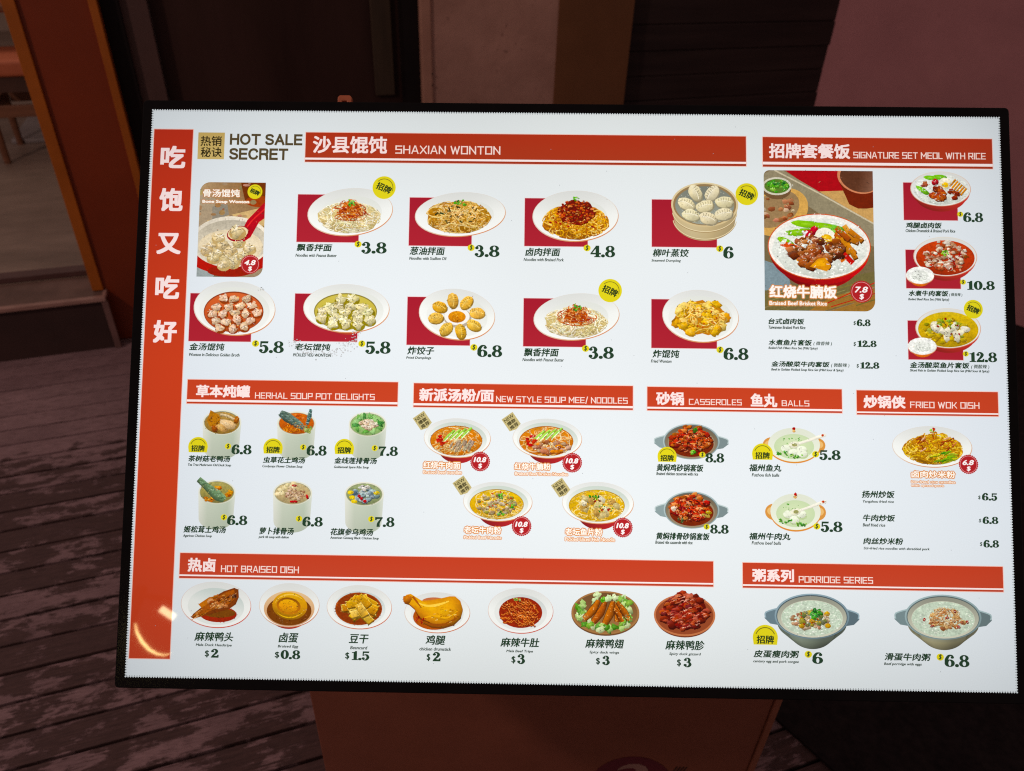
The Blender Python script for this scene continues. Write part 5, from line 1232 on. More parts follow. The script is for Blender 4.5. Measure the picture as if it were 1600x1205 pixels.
# fat slab figures for the prices: variable width strokes in a cell of height 1
def oval(cx, cy, rx, ry, n=18, sq=0.0): return [(cx + rx * math.cos(2 * math.pi * i / n), cy + ry * math.sin(2 * math.pi * i / n)) for i in range(n)]
FIG_W = {'0': .76, '1': .56, '2': .70, '3': .70, '4': .78, '5': .70, '6': .74, '7': .70, '8': .76, '.': .26}
def figure(ink, ch, X, Y, s, sx, c):
    T = lambda p: (X + p[0] * s * sx, Y - p[1] * s)
    def st(path, w, sm=True): ink.stroke([T(p) for p in path], [v * s for v in w], c, smooth=sm, steps=4)
    def ho(o, *h): ink.holed([T(p) for p in o], [[T(p) for p in q] for q in h], c)
    def ball(x, y, r): ink.poly([T(p) for p in oval(x, y, r, r, 12)], c)
    def pg(pts): ink.poly([T(p) for p in pts], c)
    if ch == '0': ho(oval(.38, .5, .38, .5, 22), oval(.38, .5, .125, .41, 18))
    elif ch == '8':
        ho(oval(.38, .74, .325, .26, 20), oval(.38, .755, .125, .165, 14)); ho(oval(.38, .285, .375, .285, 20), oval(.38, .275, .15, .19, 14))
    elif ch == '6':
        ho(oval(.37, .31, .37, .31, 20), oval(.38, .30, .125, .235, 14))
        st([(.13, .34), (.14, .62), (.30, .90), (.52, .955), (.62, .84)], [.26, .25, .17, .09, .10]); ball(.58, .79, .11)
    elif ch == '5':
        pg([(.10, .98), (.14, .80), (.62, .80), (.66, .98)])
        st([(.14, .96), (.11, .5)], [.10, .08], False)
        st([(.11, .5), (.28, .60), (.46, .56), (.555, .32), (.42, .07), (.22, .03), (.08, .14)], [.05, .10, .19, .28, .17, .08, .08]); ball(.13, .20, .125)
    elif ch == '3':
        st([(.10, .80), (.22, .95), (.40, .94), (.50, .76), (.42, .56), (.26, .53)], [.07, .08, .14, .26, .16, .07]); ball(.15, .77, .115)
        st([(.26, .53), (.46, .50), (.555, .28), (.42, .06), (.22, .035), (.08, .16)], [.07, .16, .29, .17, .08, .08]); ball(.13, .21, .125)
    elif ch == '2':
        st([(.10, .74), (.20, .93), (.38, .94), (.52, .74), (.40, .48), (.16, .22), (.06, .04)], [.07, .09, .15, .28, .20, .10, .07]); ball(.15, .74, .125)
        pg([(.03, .0), (.03, .08), (.14, .20), (.30, .24), (.44, .20), (.56, .22), (.60, .34), (.68, .34), (.66, .0)])
    elif ch == '7':
        pg([(.02, .98), (.02, .68), (.10, .68), (.14, .78), (.44, .80), (.68, .84), (.68, .98)])
        st([(.62, .88), (.42, .58), (.30, .30), (.30, .0)], [.10, .15, .24, .30])
    elif ch == '1':
        pg([(.18, .04), (.18, .78), (.02, .78), (.02, .86), (.24, .90), (.34, 1.0), (.44, 1.0), (.44, .04)]); pg([(.02, .0), (.02, .10), (.56, .10), (.56, .0)])
    elif ch == '4':
        pg([(.40, .02), (.40, 1.0), (.64, 1.0), (.64, .02)]); st([(.46, .94), (.06, .36)], [.10, .08], False); pg([(.0, .38), (.0, .24), (.78, .24), (.78, .38)]); pg([(.30, .0), (.30, .09), (.75, .09), (.75, .0)])
    elif ch == '.': ball(.13, .12, .135)

def price(ink, t, c):
    body, x0, y0, x1, y1 = t
    s = y1 - y0
    tot = sum(FIG_W[ch] for ch in body) + 0.045 * (len(body) - 1)
    sx = (x1 - x0) / (tot * s)
    x = x0
    for ch in body:
        figure(ink, ch, x - 0.4, y1, s, sx, c)
        figure(ink, ch, x + 0.4, y1, s, sx, c)
        x += (FIG_W[ch] + 0.045) * s * sx

YELLOW = (222, 208, 22)
def badge(ink, cx, cy, r, half=False, tilt=0.42, fs=1.0):
    if half:
        n = 26
        pts = [(cx + r * math.cos(math.pi + (math.pi + .5) * i / n - .25), cy + r * math.sin(math.pi + (math.pi + .5) * i / n - .25)) for i in range(n + 1)]
        yb = cy + r * .56
        pts += [(cx + r * .93, yb), (cx - r * .93, yb)]
        ink.poly(pts, YELLOW)
        ink.ring(cx, cy, r * .78, r * .78, r * .07, (120, 112, 20), 200, 340)
        letter(ink, ('招牌', cx - r * .70, cy - r * .18, cx + r * .70, cy + r * .50), (40, 60, 24), 0.45)
    else:
        ink.ell(cx, cy, r, r, YELLOW, n=40, rings=1)
        ink.ring(cx, cy, r * .76, r * .76, r * .06, (128, 120, 24), 225, 385)
        tmp = Ink()
        letter(tmp, ('招牌', -r * .68, -r * .32, r * .68, r * .38), (40, 60, 24), 0.5)
        ca, sa = math.cos(tilt), math.sin(tilt)
        pts = [(v[0] / UNIT + QW / 2, QH / 2 - v[1] / UNIT) for v in tmp.v]
        ink.raw([(cx + p[0] * ca - p[1] * sa, cy + p[0] * sa + p[1] * ca) for p in pts], tmp.c, tmp.f)

def seal(ink, cx, cy, r, body):
    pts = []
    n = 28
    for i in range(n * 4):
        a = 2 * math.pi * i / (n * 4)
        pts.append((cx + r * (0.965 + 0.035 * math.cos(n * a)) * math.cos(a), cy + r * (0.965 + 0.035 * math.cos(n * a)) * math.sin(a)))
    ink.poly(pts, (176, 28, 34))
    ink.ring(cx, cy, r * .84, r * .84, r * .045, (226, 150, 150), n=60)
    w = .62 if len(body) > 3 else .56
    letter(ink, (body, cx - r * w - r * .04, cy - r * .46, cx + r * w, cy + r * .10), (250, 240, 238), 0.6, 0.22)
    letter(ink, ('$', cx - r * .2, cy + r * .18, cx + r * .2, cy + r * .72), (250, 240, 238), 0.45, 0.1)

def dollar_mark(ink, cx, cy, r):
    ink.ell(cx, cy, r * 1.08, r * 1.0, YELLOW, n=24, rings=1)
    letter(ink, ('$', cx - r * .46, cy - r * .85, cx + r * .46, cy + r * .85), GREEN_INK, 0.25, 0.2)

# ------------------------------------------------------------------ setting: deck, room floor
AX = R(20.3)                         # the shop front and the deck boards run this way
def along(s, t, z=0.0): return Vector((s * math.cos(AX) - t * math.sin(AX), s * math.sin(AX) + t * math.cos(AX), z))

earth = MB().box(-9, 9, -7, 7, -0.6, -0.12).build('ground', UNDER)
earth.rotation_euler.z = AX
tag(earth, kind='structure')
deck = MB()
rng = random.Random(4)
PITCH = 0.0845
for k in range(-60, 22):
    t0 = 1.104 + k * PITCH
    if t0 > 2.88: break
    gap = 0.0085 if k < 14 else 0.005
    t1 = min(t0 + PITCH, 2.90) - gap
    s = -7.0 + rng.uniform(0, 2.0)
    ends = [-7.0]
    while s < 7.0:
        ends.append(s); s += rng.uniform(2.2, 3.2)
    ends.append(7.0)
    # board ends fall outside the framed stretch
    ends = [e for e in ends if not (-2.6 < e < 1.4)]
    for a, b in zip(ends[:-1], ends[1:]):
        dz = rng.uniform(-0.0012, 0.0012)
        deck.box(a, b - 0.003, t0, t1, -0.03, dz)
deck = deck.build('deck', DECK)
deck.rotation_euler.z = AX
tag(deck, kind='structure')

def wall_root(name, label, cat):
    o = empty(name, (0, 0, 0), AX)
    return tag(o, label, cat)
def place(name, mb, mat, label=None, cat=None, parent=None, bevel=0.0, kind=None):
    o = mb.build(name, mat, parent, bevel)
    if parent is None: o.rotation_euler.z = AX
    return tag(o, label, cat, None, kind)

TW = 2.90                            # shop front plane
# dining room behind the doorway
place('room_floor', MB().box(-6.0, -0.40, TW + 0.14, 9.0, 0.10, 0.222), FLOOR, kind='structure')
place('room_wall', MB().box(-6.0, -0.40, 9.0, 9.15, 0.222, 3.2), INNER_WALL, 'cream back wall of the dining room seen through the doorway', 'wall')
place('room_partition', MB().box(-0.60, -0.52, TW + 0.16, 9.0, 0.222, 3.2), INNER_WALL, 'cream partition of the dining room behind the red pillar', 'wall')

step = wall_root('door_step', 'grey brown step with pale worn edging below the doorway', 'step')
MB().box(-3.0, -0.604, 2.842, TW + 0.14, 0.0, 0.214).build('riser', RISER, step)
MB().box(-3.0, -0.604, 2.850, TW + 0.138, 0.2145, 0.2195).build('tread', STONE, step)
MB().box(-3.0, -0.590, 2.826, 2.850, 0.205, 0.2225).build('nosing', NOSING, step, 0.003)
MB().box(-0.6035, -0.590, 2.8265, TW - 0.002, 0.2045, 0.222).build('corner_cap', NOSING, step, 0.002)
MB().box(-0.608, -0.586, 2.830, 2.8415, 0.0, 0.2040).build('edge_strip', surface('dull_edge_strip', (0.20, 0.11, 0.10), (0.26, 0.145, 0.13), 10, rough=.6), step, 0.002)
MB().box(-3.0, -0.62, TW + 0.142, TW + 0.20, 0.2225, 0.246).build('door_track', surface('dark_door_track', (0.11, 0.055, 0.052), (0.15, 0.08, 0.075), 9, rough=.5), step, 0.003)

pillar = wall_root('red_pillar', 'deep red pillar edged with orange strips, left of the menu board', 'pillar')
MB().box(-0.60, -0.400, TW, TW + 0.15, 0.0, 3.2).build('face_panel', RED_PILLAR, pillar)
MB().box(-0.638, -0.6005, TW - 0.012, TW + 0.15, 0.2235, 3.2).build('edge_trim', ORANGE_TRIM, pillar, 0.002)
MB().box(-0.3995, -0.374, TW - 0.012, TW + 0.15, 0.0, 3.2).build('edge_trim', ORANGE_TRIM, pillar, 0.002)

win = wall_root('shop_window', 'dark brown tinted shop window behind the top left of the board', 'window')
MB().box(-0.372, -0.318, TW + 0.03, TW + 0.15, 0.0, 3.2).build('side_post', BLACK_METAL, win)
MB().box(-0.317, -0.235, TW + 0.05, TW + 0.15, 0.0, 3.2).build('inner_post', BROWN_FRAME, win)
MB().box(-0.234, 0.604, TW + 0.09, TW + 0.10, 0.30, 3.2).build('glass_pane', DARK_GLASS, win)
MB().box(-0.234, 0.604, TW + 0.05, TW + 0.15, 0.0, 0.299).build('bottom_rail', BLACK_METAL, win)
MB().box(0.605, 0.664, TW + 0.02, TW + 0.15, 0.0, 3.2).build('mullion', BLACK_METAL, win)
MB().box(0.50, 0.575, TW + 0.075, TW + 0.088, 0.86, 3.2).build('curtain_edge', surface('dim_olive_curtain', (0.055, 0.036, 0.022), (0.085, 0.055, 0.032), 3, (6, 1, .6), rough=.9), win, 0.004)

pw = wall_root('plaster_wall', 'pinkish brown plaster wall with a pale jamb beside the window', 'wall')
MB().box(0.6645, 0.704, TW - 0.01, TW + 0.15, 0.0, 3.2).build('jamb', PALE_TRIM, pw, 0.004)
hl = surface('dark_hole', (0.03, 0.018, 0.015), (0.05, 0.03, 0.024), 20, rough=.9)
for hz in (0.905, 0.945):
    MB().box(0.700, 0.7035, TW - 0.0125, TW - 0.0102, hz, hz + 0.008).build('fixing_hole', hl, pw)
MB().box(0.7045, 1.204, TW, TW + 0.15, 0.0, 3.2).build('wall_face', PLASTER, pw)
place('ochre_column', MB().box(1.2045, 1.520, TW - 0.006, TW + 0.15, 0.0, 3.2), OCHRE, 'ochre brown column between the plaster wall and the dark planks', 'column')
pk = wall_root('plank_wall', 'dark brown plank cladding behind the board, beside the pink wall', 'wall')
m = MB()
rng = random.Random(9)
z = 0.0
while z < 3.2:
    m.box(1.525, 3.2, TW + 0.045 + rng.uniform(-.004, .004), TW + 0.15, z, z + 0.098)
    z += 0.0995
m.build('cladding', PLANK, pk, 0.004)
MB().box(1.5205, 3.2, TW + 0.152, TW + 0.20, 0.0, 3.2).build('backing', BLACK_METAL, pk)
MB().box(1.5205, 1.5245, TW + 0.01, TW + 0.151, 0.0, 3.2).build('corner_bead', BLACK_METAL, pk)

# pink wall comes forward on the right
P0, P1 = Vector((1.325, 3.680)), Vector((3.30, 1.95))
d = (P1 - P0).normalized(); nrm = Vector((-d.y, d.x))
if nrm.y < 0: nrm = -nrm
pink = MB().prism([tuple(P0), tuple(P1), tuple(P1 + nrm * .2), tuple(P0 + nrm * .2)], 0.012, 3.2).build('pink_wall', PINK)
tag(pink, 'dusty pink painted wall at the right behind the board corner', 'wall')

# thin matte black sheet lying on the deck
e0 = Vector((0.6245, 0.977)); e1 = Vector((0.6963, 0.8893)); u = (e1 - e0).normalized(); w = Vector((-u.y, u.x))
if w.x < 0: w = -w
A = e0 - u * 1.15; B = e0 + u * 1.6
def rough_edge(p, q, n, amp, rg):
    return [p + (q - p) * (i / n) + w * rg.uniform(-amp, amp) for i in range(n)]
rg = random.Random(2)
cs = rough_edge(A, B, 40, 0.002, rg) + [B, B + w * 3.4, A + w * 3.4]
sheet_ = MB().prism([tuple(p) for p in cs], 0.002, 0.009).build('floor_sheet', MATTE_BLACK)
tag(sheet_, 'thin matte black sheet on the deck at the bottom right', 'mat')

# chair and table seen through the doorway
def chair(s, t, rz, label):
    root = tag(empty('dining_chair', along(s, t, 0.222), AX + rz), label, 'chair')
    W, D_ = 0.42, 0.42
    MB().box(-W / 2, W / 2, -D_ / 2, D_ / 2, 0.435, 0.515).build('seat_cushion', CUSHION, root, 0.018, 3)
    MB().box(-W / 2 + .02, W / 2 - .02, -D_ / 2 + .02, D_ / 2 - .02, 0.36, 0.434).build('apron', surface('shaded_apron_wood', (0.07, 0.03, 0.02), (0.10, 0.045, 0.03), 6, rough=.6), root)  # shade under the seat is put into this darker wood colour
    for (x, y) in ((-1, -1), (1, -1), (-1, 1), (1, 1)):
        x0, y0 = x * (W / 2 - .03), y * (D_ / 2 - .03)
        MB().tube([(x0, y0, 0.0), (x0, y0, 0.359)], [0.017, 0.023], 8).build('leg', CHAIR_WOOD, root)
    for y in (-1, 1):
        MB().box(-W / 2 + .055, W / 2 - .055, y * (D_ / 2 - .03) - .011, y * (D_ / 2 - .03) + .011, 0.235, 0.295).build('stretcher', CHAIR_WOOD, root, 0.003)
    for x in (-1, 1):
        MB().box(x * (W / 2 - .03) - .011, x * (W / 2 - .03) + .011, -D_ / 2 + .055, D_ / 2 - .055, 0.235, 0.295).build('stretcher', CHAIR_WOOD, root, 0.003)
        MB().box(x * (W / 2 - .03) - .016, x * (W / 2 - .03) + .016, D_ / 2 - .045, D_ / 2 - .012, 0.516, 0.93).build('back_post', CHAIR_WOOD, root, 0.004)
    MB().box(-W / 2 + .05, W / 2 - .05, D_ / 2 - .04, D_ / 2 - .016, 0.68, 0.92).build('backrest', CUSHION, root, 0.01)
    return root
chair(-1.045, 4.80, 0.0, 'wooden dining chair with orange seat beyond the doorway')
tb = tag(empty('dining_table', along(-1.05, 5.25, 0.2225), AX), 'dining table on a flat grey foot plate behind the chair', 'table')
MB().box(-.22, .22, -.26, .26, 0.0, 0.022).build('foot_plate', GREY_METAL, tb, 0.004)
MB().tube([(0.06, 0, 0.0225), (0.06, 0, 0.70)], 0.035, 14).build('column', DARK_METAL, tb)
MB().box(-.40, .40, -.40, .40, 0.7005, 0.73).build('table_top', CHAIR_WOOD, tb, 0.005)

# ------------------------------------------------------------------ assumed lamp behind the viewer, placed to give the glints on the panel
lampo = tag(empty('assumed_lamp', (LAMP_AT.x - 0.35, LAMP_AT.y - 0.30, 0.0)), 'assumed lamp with a curved glowing rim, placed to mirror in the lower left of the board', 'assumed lamp')
base = lampo.location
MB().tube([(0, 0, 0.0), (0, 0, 2.6)], [0.05, 0.035], 14).build('added_pole', DARK_METAL, lampo)  # pole and arm added to carry the assumed glowing parts
RIM = [(-2.202, -2.769, 2.246), (-2.186, -2.796, 2.205), (-2.153, -2.83, 2.164), (-2.112, -2.861, 2.134), (-2.07, -2.885, 2.12), (-2.031, -2.9, 2.12), (-2.001, -2.905, 2.135)]
MB().tube([Vector(p) - base for p in RIM], [0.002, 0.006, 0.008, 0.007, 0.005, 0.003, 0.001], 10).build('assumed_rim', TUBE_GLOW, lampo)  # assumed glowing arc, set where the panel mirrors it
MB().tube([Vector((-2.088, -2.770, 2.341)) - base, Vector((-2.012, -2.816, 2.309)) - base], 0.019, 12).build('assumed_bar', BAR_GLOW, lampo)  # assumed glowing bar, set where the panel mirrors it
MB().tube([(0, 0, 2.55), Vector((-2.12, -2.86, 2.44)) - base, Vector((-2.06, -2.82, 2.40)) - base], 0.018, 10).build('added_arm', DARK_METAL, lampo)

# ------------------------------------------------------------------ the menu board
BX = Vector((0.99962801, 0.00431885, 0.02692906)).normalized()
BD = Vector((0.02138486, -0.61538387, -0.78793743)).normalized()
BN = (-BD).cross(BX) * -1.0
BN = BX.cross(-BD).normalized()      # towards the viewer
BU = BN.cross(BX).normalized()
centre = Vector((0.0665801, 0.69028097, 1.07749249))
sign = tag(empty('menu_board', (centre.x, 0.90, 0.0)), 'lit restaurant menu board in a black frame on a reddish brown pedestal', 'menu board')
inv = Matrix.Translation(sign.location).inverted()
rot = Matrix((BX, BU, BN)).transposed().to_4x4()
head = inv @ Matrix.Translation(centre) @ rot

def on_board(o, parent=None):
    """print and frame pieces share the axes of the panel"""
    if parent is None:
        o.parent = sign; o.matrix_local = head
    else:
        o.parent = parent
    return o
def ink_part(ink, name, parent=None, label=None, mat=None):
    o = ink.build(name, None, label, mat)
    return on_board(o, parent)

def q2m(x, y): return ((x - QW / 2) * UNIT, (QH / 2 - y) * UNIT)
def round_rect(x0, y0, x1, y1, r, n=6):
    pts = []
    for (cx, cy, a0) in ((x1 - r, y0 + r, -90), (x1 - r, y1 - r, 0), (x0 + r, y1 - r, 90), (x0 + r, y0 + r, 180)):
        for i in range(n + 1):
            a = R(a0 + 90 * i / n)
            pts.append((cx + r * math.cos(a), cy + r * math.sin(a)))
    return pts
# glass border plate and casing behind it
out_pts = [q2m(*p) for p in round_rect(-17.2, -17.2, 1377.2, 913.5, 7)][::-1]
frame = MB().prism(out_pts, -0.006, -0.0006).build('glass_border', BLACK, None, 0.0012)
on_board(frame)
cas = [q2m(*p) for p in round_rect(-19.0, -18.5, 1379.5, 916.0, 8)][::-1]
case_ = MB().prism(cas, -0.052, -0.0062).build('casing', CASING, None, 0.003)
on_board(case_)

# lit panel
def white(u, w):
    return (222 + 7 * math.sin(3.1 * u), 229 + 5 * math.sin(3.1 * u), 233 + 3 * math.sin(3.1 * w))
ink = Ink(0.0)
ink.grid(0, 0, QW, QH, 24, 16, white)
panel = ink_part(ink, 'lit_panel', None, 'white lit panel')
# dotted print edge between the light and the black border
ink = Ink(0.000004)
step_ = 3.95
edges = []
n = int(QW / step_)
for i in range(n + 1):
    x = i * QW / n
    edges += [(x, -0.35, (214, 220, 222)), (x, QH + 0.35, (214, 220, 222))]
n = int(QH / step_)
for i in range(n + 1):
    y = i * QH / n
    edges += [(-0.35, y, (214, 220, 222)), (QW + 0.35, y, (214, 220, 222))]
pts, cols, fs = [], [], []
def dot(x, y, r, c):
    b = len(pts)
    for k in range(8):
        a = R(45 * k + 22.5)
        pts.append((x + r * math.cos(a), y + r * math.sin(a))); cols.append(c)
    fs.append(tuple(b + k for k in range(8)))
for (x, y, c) in edges: dot(x, y, 1.15, c)
n = int(QW / step_)
for i in range(n):
    x = (i + .5) * QW / n
    dot(x, 1.3, 0.55, (70, 70, 76)); dot(x, QH - 1.3, 0.55, (70, 70, 76))
n = int(QH / step_)
for i in range(n):
    y = (i + .5) * QH / n
    dot(1.3, y, 0.55, (70, 70, 76)); dot(QW - 1.3, y, 0.55, (70, 70, 76))
ink.raw(pts, cols, fs)
ink_part(ink, 'dotted_edge', panel)
# water marks and dust on the panel
ink = Ink(0.0006)
rg = random.Random(12)
sx_, sy_ = MISC['smudge']
for k in range(150):
    a = rg.uniform(-.2, 2.9)
    rr = 44 + rg.gauss(0, 5)
    x, y = sx_ + rr * 1.15 * math.cos(a) - 16, sy_ + rr * .72 * math.sin(a) - 24
    s = rg.uniform(.5, 1.5)
    ink.ell(x, y, s, s * rg.uniform(.6, 1.2), (190 + rg.uniform(-14, 14),) * 3, n=7, rings=1)
for k in range(70):
    ink.ell(rg.uniform(15, QW - 15), rg.uniform(15, QH - 15), .6, .6, (150, 152, 156), n=6, rings=1)
tag(ink_part(ink, 'dust_and_stains', panel), kind='stuff')

# slogan strip
x0, y0, x1, y1 = MISC['strip']
RED1, RED2 = (186, 44, 20), (200, 60, 24)
ink = Ink()
ink.rect(x0 - 1.1, y0 - 1.1, x1 + 1.1, y1 + 1.1, (244, 190, 176))
ink.grid(x0, y0, x1, y1, 4, 20, lambda u, w: mixc(mixc(RED1, RED2, min(1, w * 2.2)), (192, 64, 34), max(0, w - .75) * 3))
strip = ink_part(ink, 'slogan_strip', None, 'tall orange red strip with white characters')
for t in MISC['slogan']:
    ink = Ink(0.0002)
    letter(ink, t, (250, 226, 224), 1.45)
    ink_part(ink, 'slogan_character', strip)

# gold box and heading
g = MISC['gold']
ink = Ink()
ink.rect(*g, (196, 166, 92), (206, 178, 106))
gold = ink_part(ink, 'gold_label', None, 'small gold square with black characters')
ink = Ink(0.0002)
for t in MISC['goldtext']: letter(ink, t, (48, 40, 14), 0.35)
ink_part(ink, 'lettering', gold)
ink = Ink()
for t in MISC['hot']: grotesk(ink, t, (84, 70, 42))
ink_part(ink, 'heading_lettering', None, 'dark brown capitals HOT SALE SECRET')

for b in BANNERS:
    x0, y0, x1, y1, l0, l1 = b['box']
    top, bot = ((178, 48, 18), (172, 54, 24)) if y0 < 200 else (((196, 62, 28), (198, 64, 32)) if y0 < 600 else ((194, 60, 30), (196, 66, 38)))
    ink = Ink()
    ink.rect(x0 - 1.0, y0 - 1.0, x1 + 1.0, l1 + 1.0, (246, 196, 182))
    ink.rect(x0, y0, x1, y1, top, bot)
    ink.rect(x0, y1, x1, l0, (250, 232, 228))
    ink.rect(x0, l0, x1, l1, shadec(bot, .95))
    o = ink_part(ink, 'section_banner', None, 'orange red banner reading ' + ' and '.join(t[0] for t in b['en']))
    ink = Ink(0.0002)
    for t in b['zh']: letter(ink, t, (250, 226, 222), 0.78)
    for t in b['en']: caps(ink, t, (248, 218, 208))
    ink_part(ink, 'lettering', o)

def caption(t):
    h = t[4] - t[2]
    if h < 5.2: t = (t[0], t[1], t[2] - (5.2 - h) * .3, t[3], t[2] + 5.2 - (5.2 - h) * .3)
    return t

# the printed dishes
seed = 11
for D in DISHES:
    seed += 7
    rng = random.Random(seed)
    d, f = Ink(Z0 + 0.00006), Ink()
    dish(D['kind'], D['ell'], d, f, rng, D.get('extra'))
    sparkle(f, rng, 90 if D['kind'] in ('egg', 'drumstick', 'balls_fish', 'balls_beef', 'steamer') else 210, .7 if D['kind'].startswith('cup') else 1.0)
    lift = d.z + DZ - Z0
    f.v = [(v[0], v[1], v[2] + lift) for v in f.v]
    top = f.z + lift
    o = ink_part(d, 'dish_picture', None, 'printed picture of ' + D['label'])
    ink_part(f, 'food', o, None, SMOOTH_PHOTO if D['kind'] in ('egg', 'drumstick', 'balls_fish', 'balls_beef', 'steamer') else PHOTO)
    if 'sq' in D:
        k = Ink()
        x0, y0, x1, y1 = D['sq']
        k.rect(x0 - .7, y0 - .7, x1 + .7, y1 + .7, (238, 190, 190))
        k.rect(x0, y0, x1, y1, (164, 22, 42), (172, 30, 46))
        ink_part(k, 'colour_block', o)
    z = top + 0.00004
    if 'name' in D:
        k = Ink(z)
        for t in D['name']:
            letter(k, t, GREEN_INK, 0.48 if t[0][0] != '(' else 0.12, 0.16)
        ink_part(k, 'dish_name', o)
        k = Ink(z)
        letter(k, caption(D['cap']), (34, 58, 40), 0.2, 0.16)
        ink_part(k, 'dish_caption', o)
    if 'glow' in D:
        k = Ink(z)
        for t in [D['glow']]: letter(k, t, (218, 138, 62), 0.3, 0.0, True, 1.35)
        for t in D['gcap']: letter(k, t, (218, 138, 62), 0.12, 0.0, True, 0.95)
        for t in [D['glow']]: letter(k, t, (254, 246, 234), 0.36)
        for t in D['gcap']: letter(k, t, (254, 242, 226), 0.14)
        ink_part(k, 'dish_name', o)
    if 'mark' in D:
        k = Ink(z); dollar_mark(k, *D['mark']); ink_part(k, 'price_mark', o)
    if 'dollar' in D:
        k = Ink(z); letter(k, D['dollar'], GREEN_INK, 0.35); ink_part(k, 'price_mark', o)
    if 'price' in D:
        k = Ink(z + 0.00006); price(k, D['price'], GREEN_INK); ink_part(k, 'price', o)
    if 'badge' in D:
        k = Ink(z); badge(k, *D['badge']); ink_part(k, 'badge', o)
    if 'half' in D:
        k = Ink(z); badge(k, *D['half'], half=True); ink_part(k, 'badge', o)
    if 'new' in D:
        k = Ink(z)
        cx, cy = D['new']
        a = -0.62; ca, sa = math.cos(a), math.sin(a)
        T = lambda x, y: (cx + x * ca - y * sa, cy + x * sa + y * ca)
        k.poly([T(-10.5, -11.5), T(10.5, -11.5), T(10.5, 11), T(0, 14), T(-10.5, 11)], (196, 180, 122))
        tmp = Ink()
        letter(tmp, ('NEW', -8.5, -9.5, 8.5, -3.6), (84, 78, 44), 0.12)
        letter(tmp, ('爆款', -7.5, -2.6, 7.5, 3.8), (70, 64, 36), 0.25)
        letter(tmp, ('推荐', -7.5, 4.6, 7.5, 11.0), (70, 64, 36), 0.25)
        pp = [(v[0] / UNIT + QW / 2, QH / 2 - v[1] / UNIT) for v in tmp.v]
        k.raw([T(*p) for p in pp], tmp.c, tmp.f)
        ink_part(k, 'new_tag', o)
    if 'seal' in D:
        k = Ink(z); seal(k, *D['seal']); ink_part(k, 'price_seal', o)

for L_ in PRICE_LINES:
    k = Ink()
    for t in L_['name']: letter(k, t, GREEN_INK, 0.46 if t[0][0] != '(' else 0.12, 0.16)
    o = ink_part(k, 'price_line', None, 'green menu line for ' + L_['cap'][0].split(' (')[0])
    k = Ink(); letter(k, caption(L_['cap']), (34, 58, 40), 0.2, 0.16); ink_part(k, 'dish_caption', o)
    k = Ink(); letter(k, L_['dollar'], GREEN_INK, 0.12, 0.1); price(k, L_['price'], GREEN_INK); ink_part(k, 'price', o)

# bone soup photograph
x0, y0, x1, y1 = MISC['soup']
W_, H_ = x1 - x0, y1 - y0
rng = random.Random(5)
def S(u, w): return (x0 + W_ * u, y0 + H_ * w)
def clip_shape(tl, tr, br, bl):
    pts = []
    for (cx, cy, r, a0) in ((x1 - tr, y0 + tr, tr, -90), (x1 - br, y1 - br, br, 0), (x0 + bl, y1 - bl, bl, 90), (x0 + tl, y0 + tl, tl, 180)):
        if r < .1: pts.append((cx, cy)); continue
        for i in range(8):
            a = R(a0 + 90 * i / 7); pts.append((cx + r * math.cos(a), cy + r * math.sin(a)))
    return pts
class Clip(Ink):
    """ink cropped to the picture's outline"""
    def crop(self, poly):
        from mathutils.geometry import intersect_point_line
        cen = (sum(p[0] for p in poly) / len(poly), sum(p[1] for p in poly) / len(poly))
        E_ = []
        for i in range(len(poly)):
            a, b = poly[i], poly[(i + 1) % len(poly)]
            if math.hypot(b[0] - a[0], b[1] - a[1]) > 1e-6: E_.append((a, b))
        nv, nc, nf = [], [], []
        for f_ in self.f:
            P_ = [(self.v[i][0] / UNIT + QW / 2, QH / 2 - self.v[i][1] / UNIT, self.v[i][2], self.c[i]) for i in f_]
            for (a, b) in E_:
                nx, ny = b[1] - a[1], a[0] - b[0]
                if (cen[0] - a[0]) * nx + (cen[1] - a[1]) * ny < 0: nx, ny = -nx, -ny
                o_ = []
                for i in range(len(P_)):
                    p, q_ = P_[i], P_[(i + 1) % len(P_)]
                    dp = (p[0] - a[0]) * nx + (p[1] - a[1]) * ny
                    dq = (q_[0] - a[0]) * nx + (q_[1] - a[1]) * ny
                    if dp >= 0: o_.append(p)
                    if (dp < 0) != (dq < 0):
                        t = dp / (dp - dq)
                        o_.append((p[0] + (q_[0] - p[0]) * t, p[1] + (q_[1] - p[1]) * t, p[2], mixc(p[3], q_[3], t)))
                P_ = o_
                if len(P_) < 3: break
            if len(P_) < 3: continue
            b0 = len(nv)
            for p in P_:
                nv.append(((p[0] - QW / 2) * UNIT, (QH / 2 - p[1]) * UNIT, p[2])); nc.append(p[3])
            nf.append(tuple(range(b0, b0 + len(P_))))
        self.v, self.c, self.f = nv, nc, nf
        return self

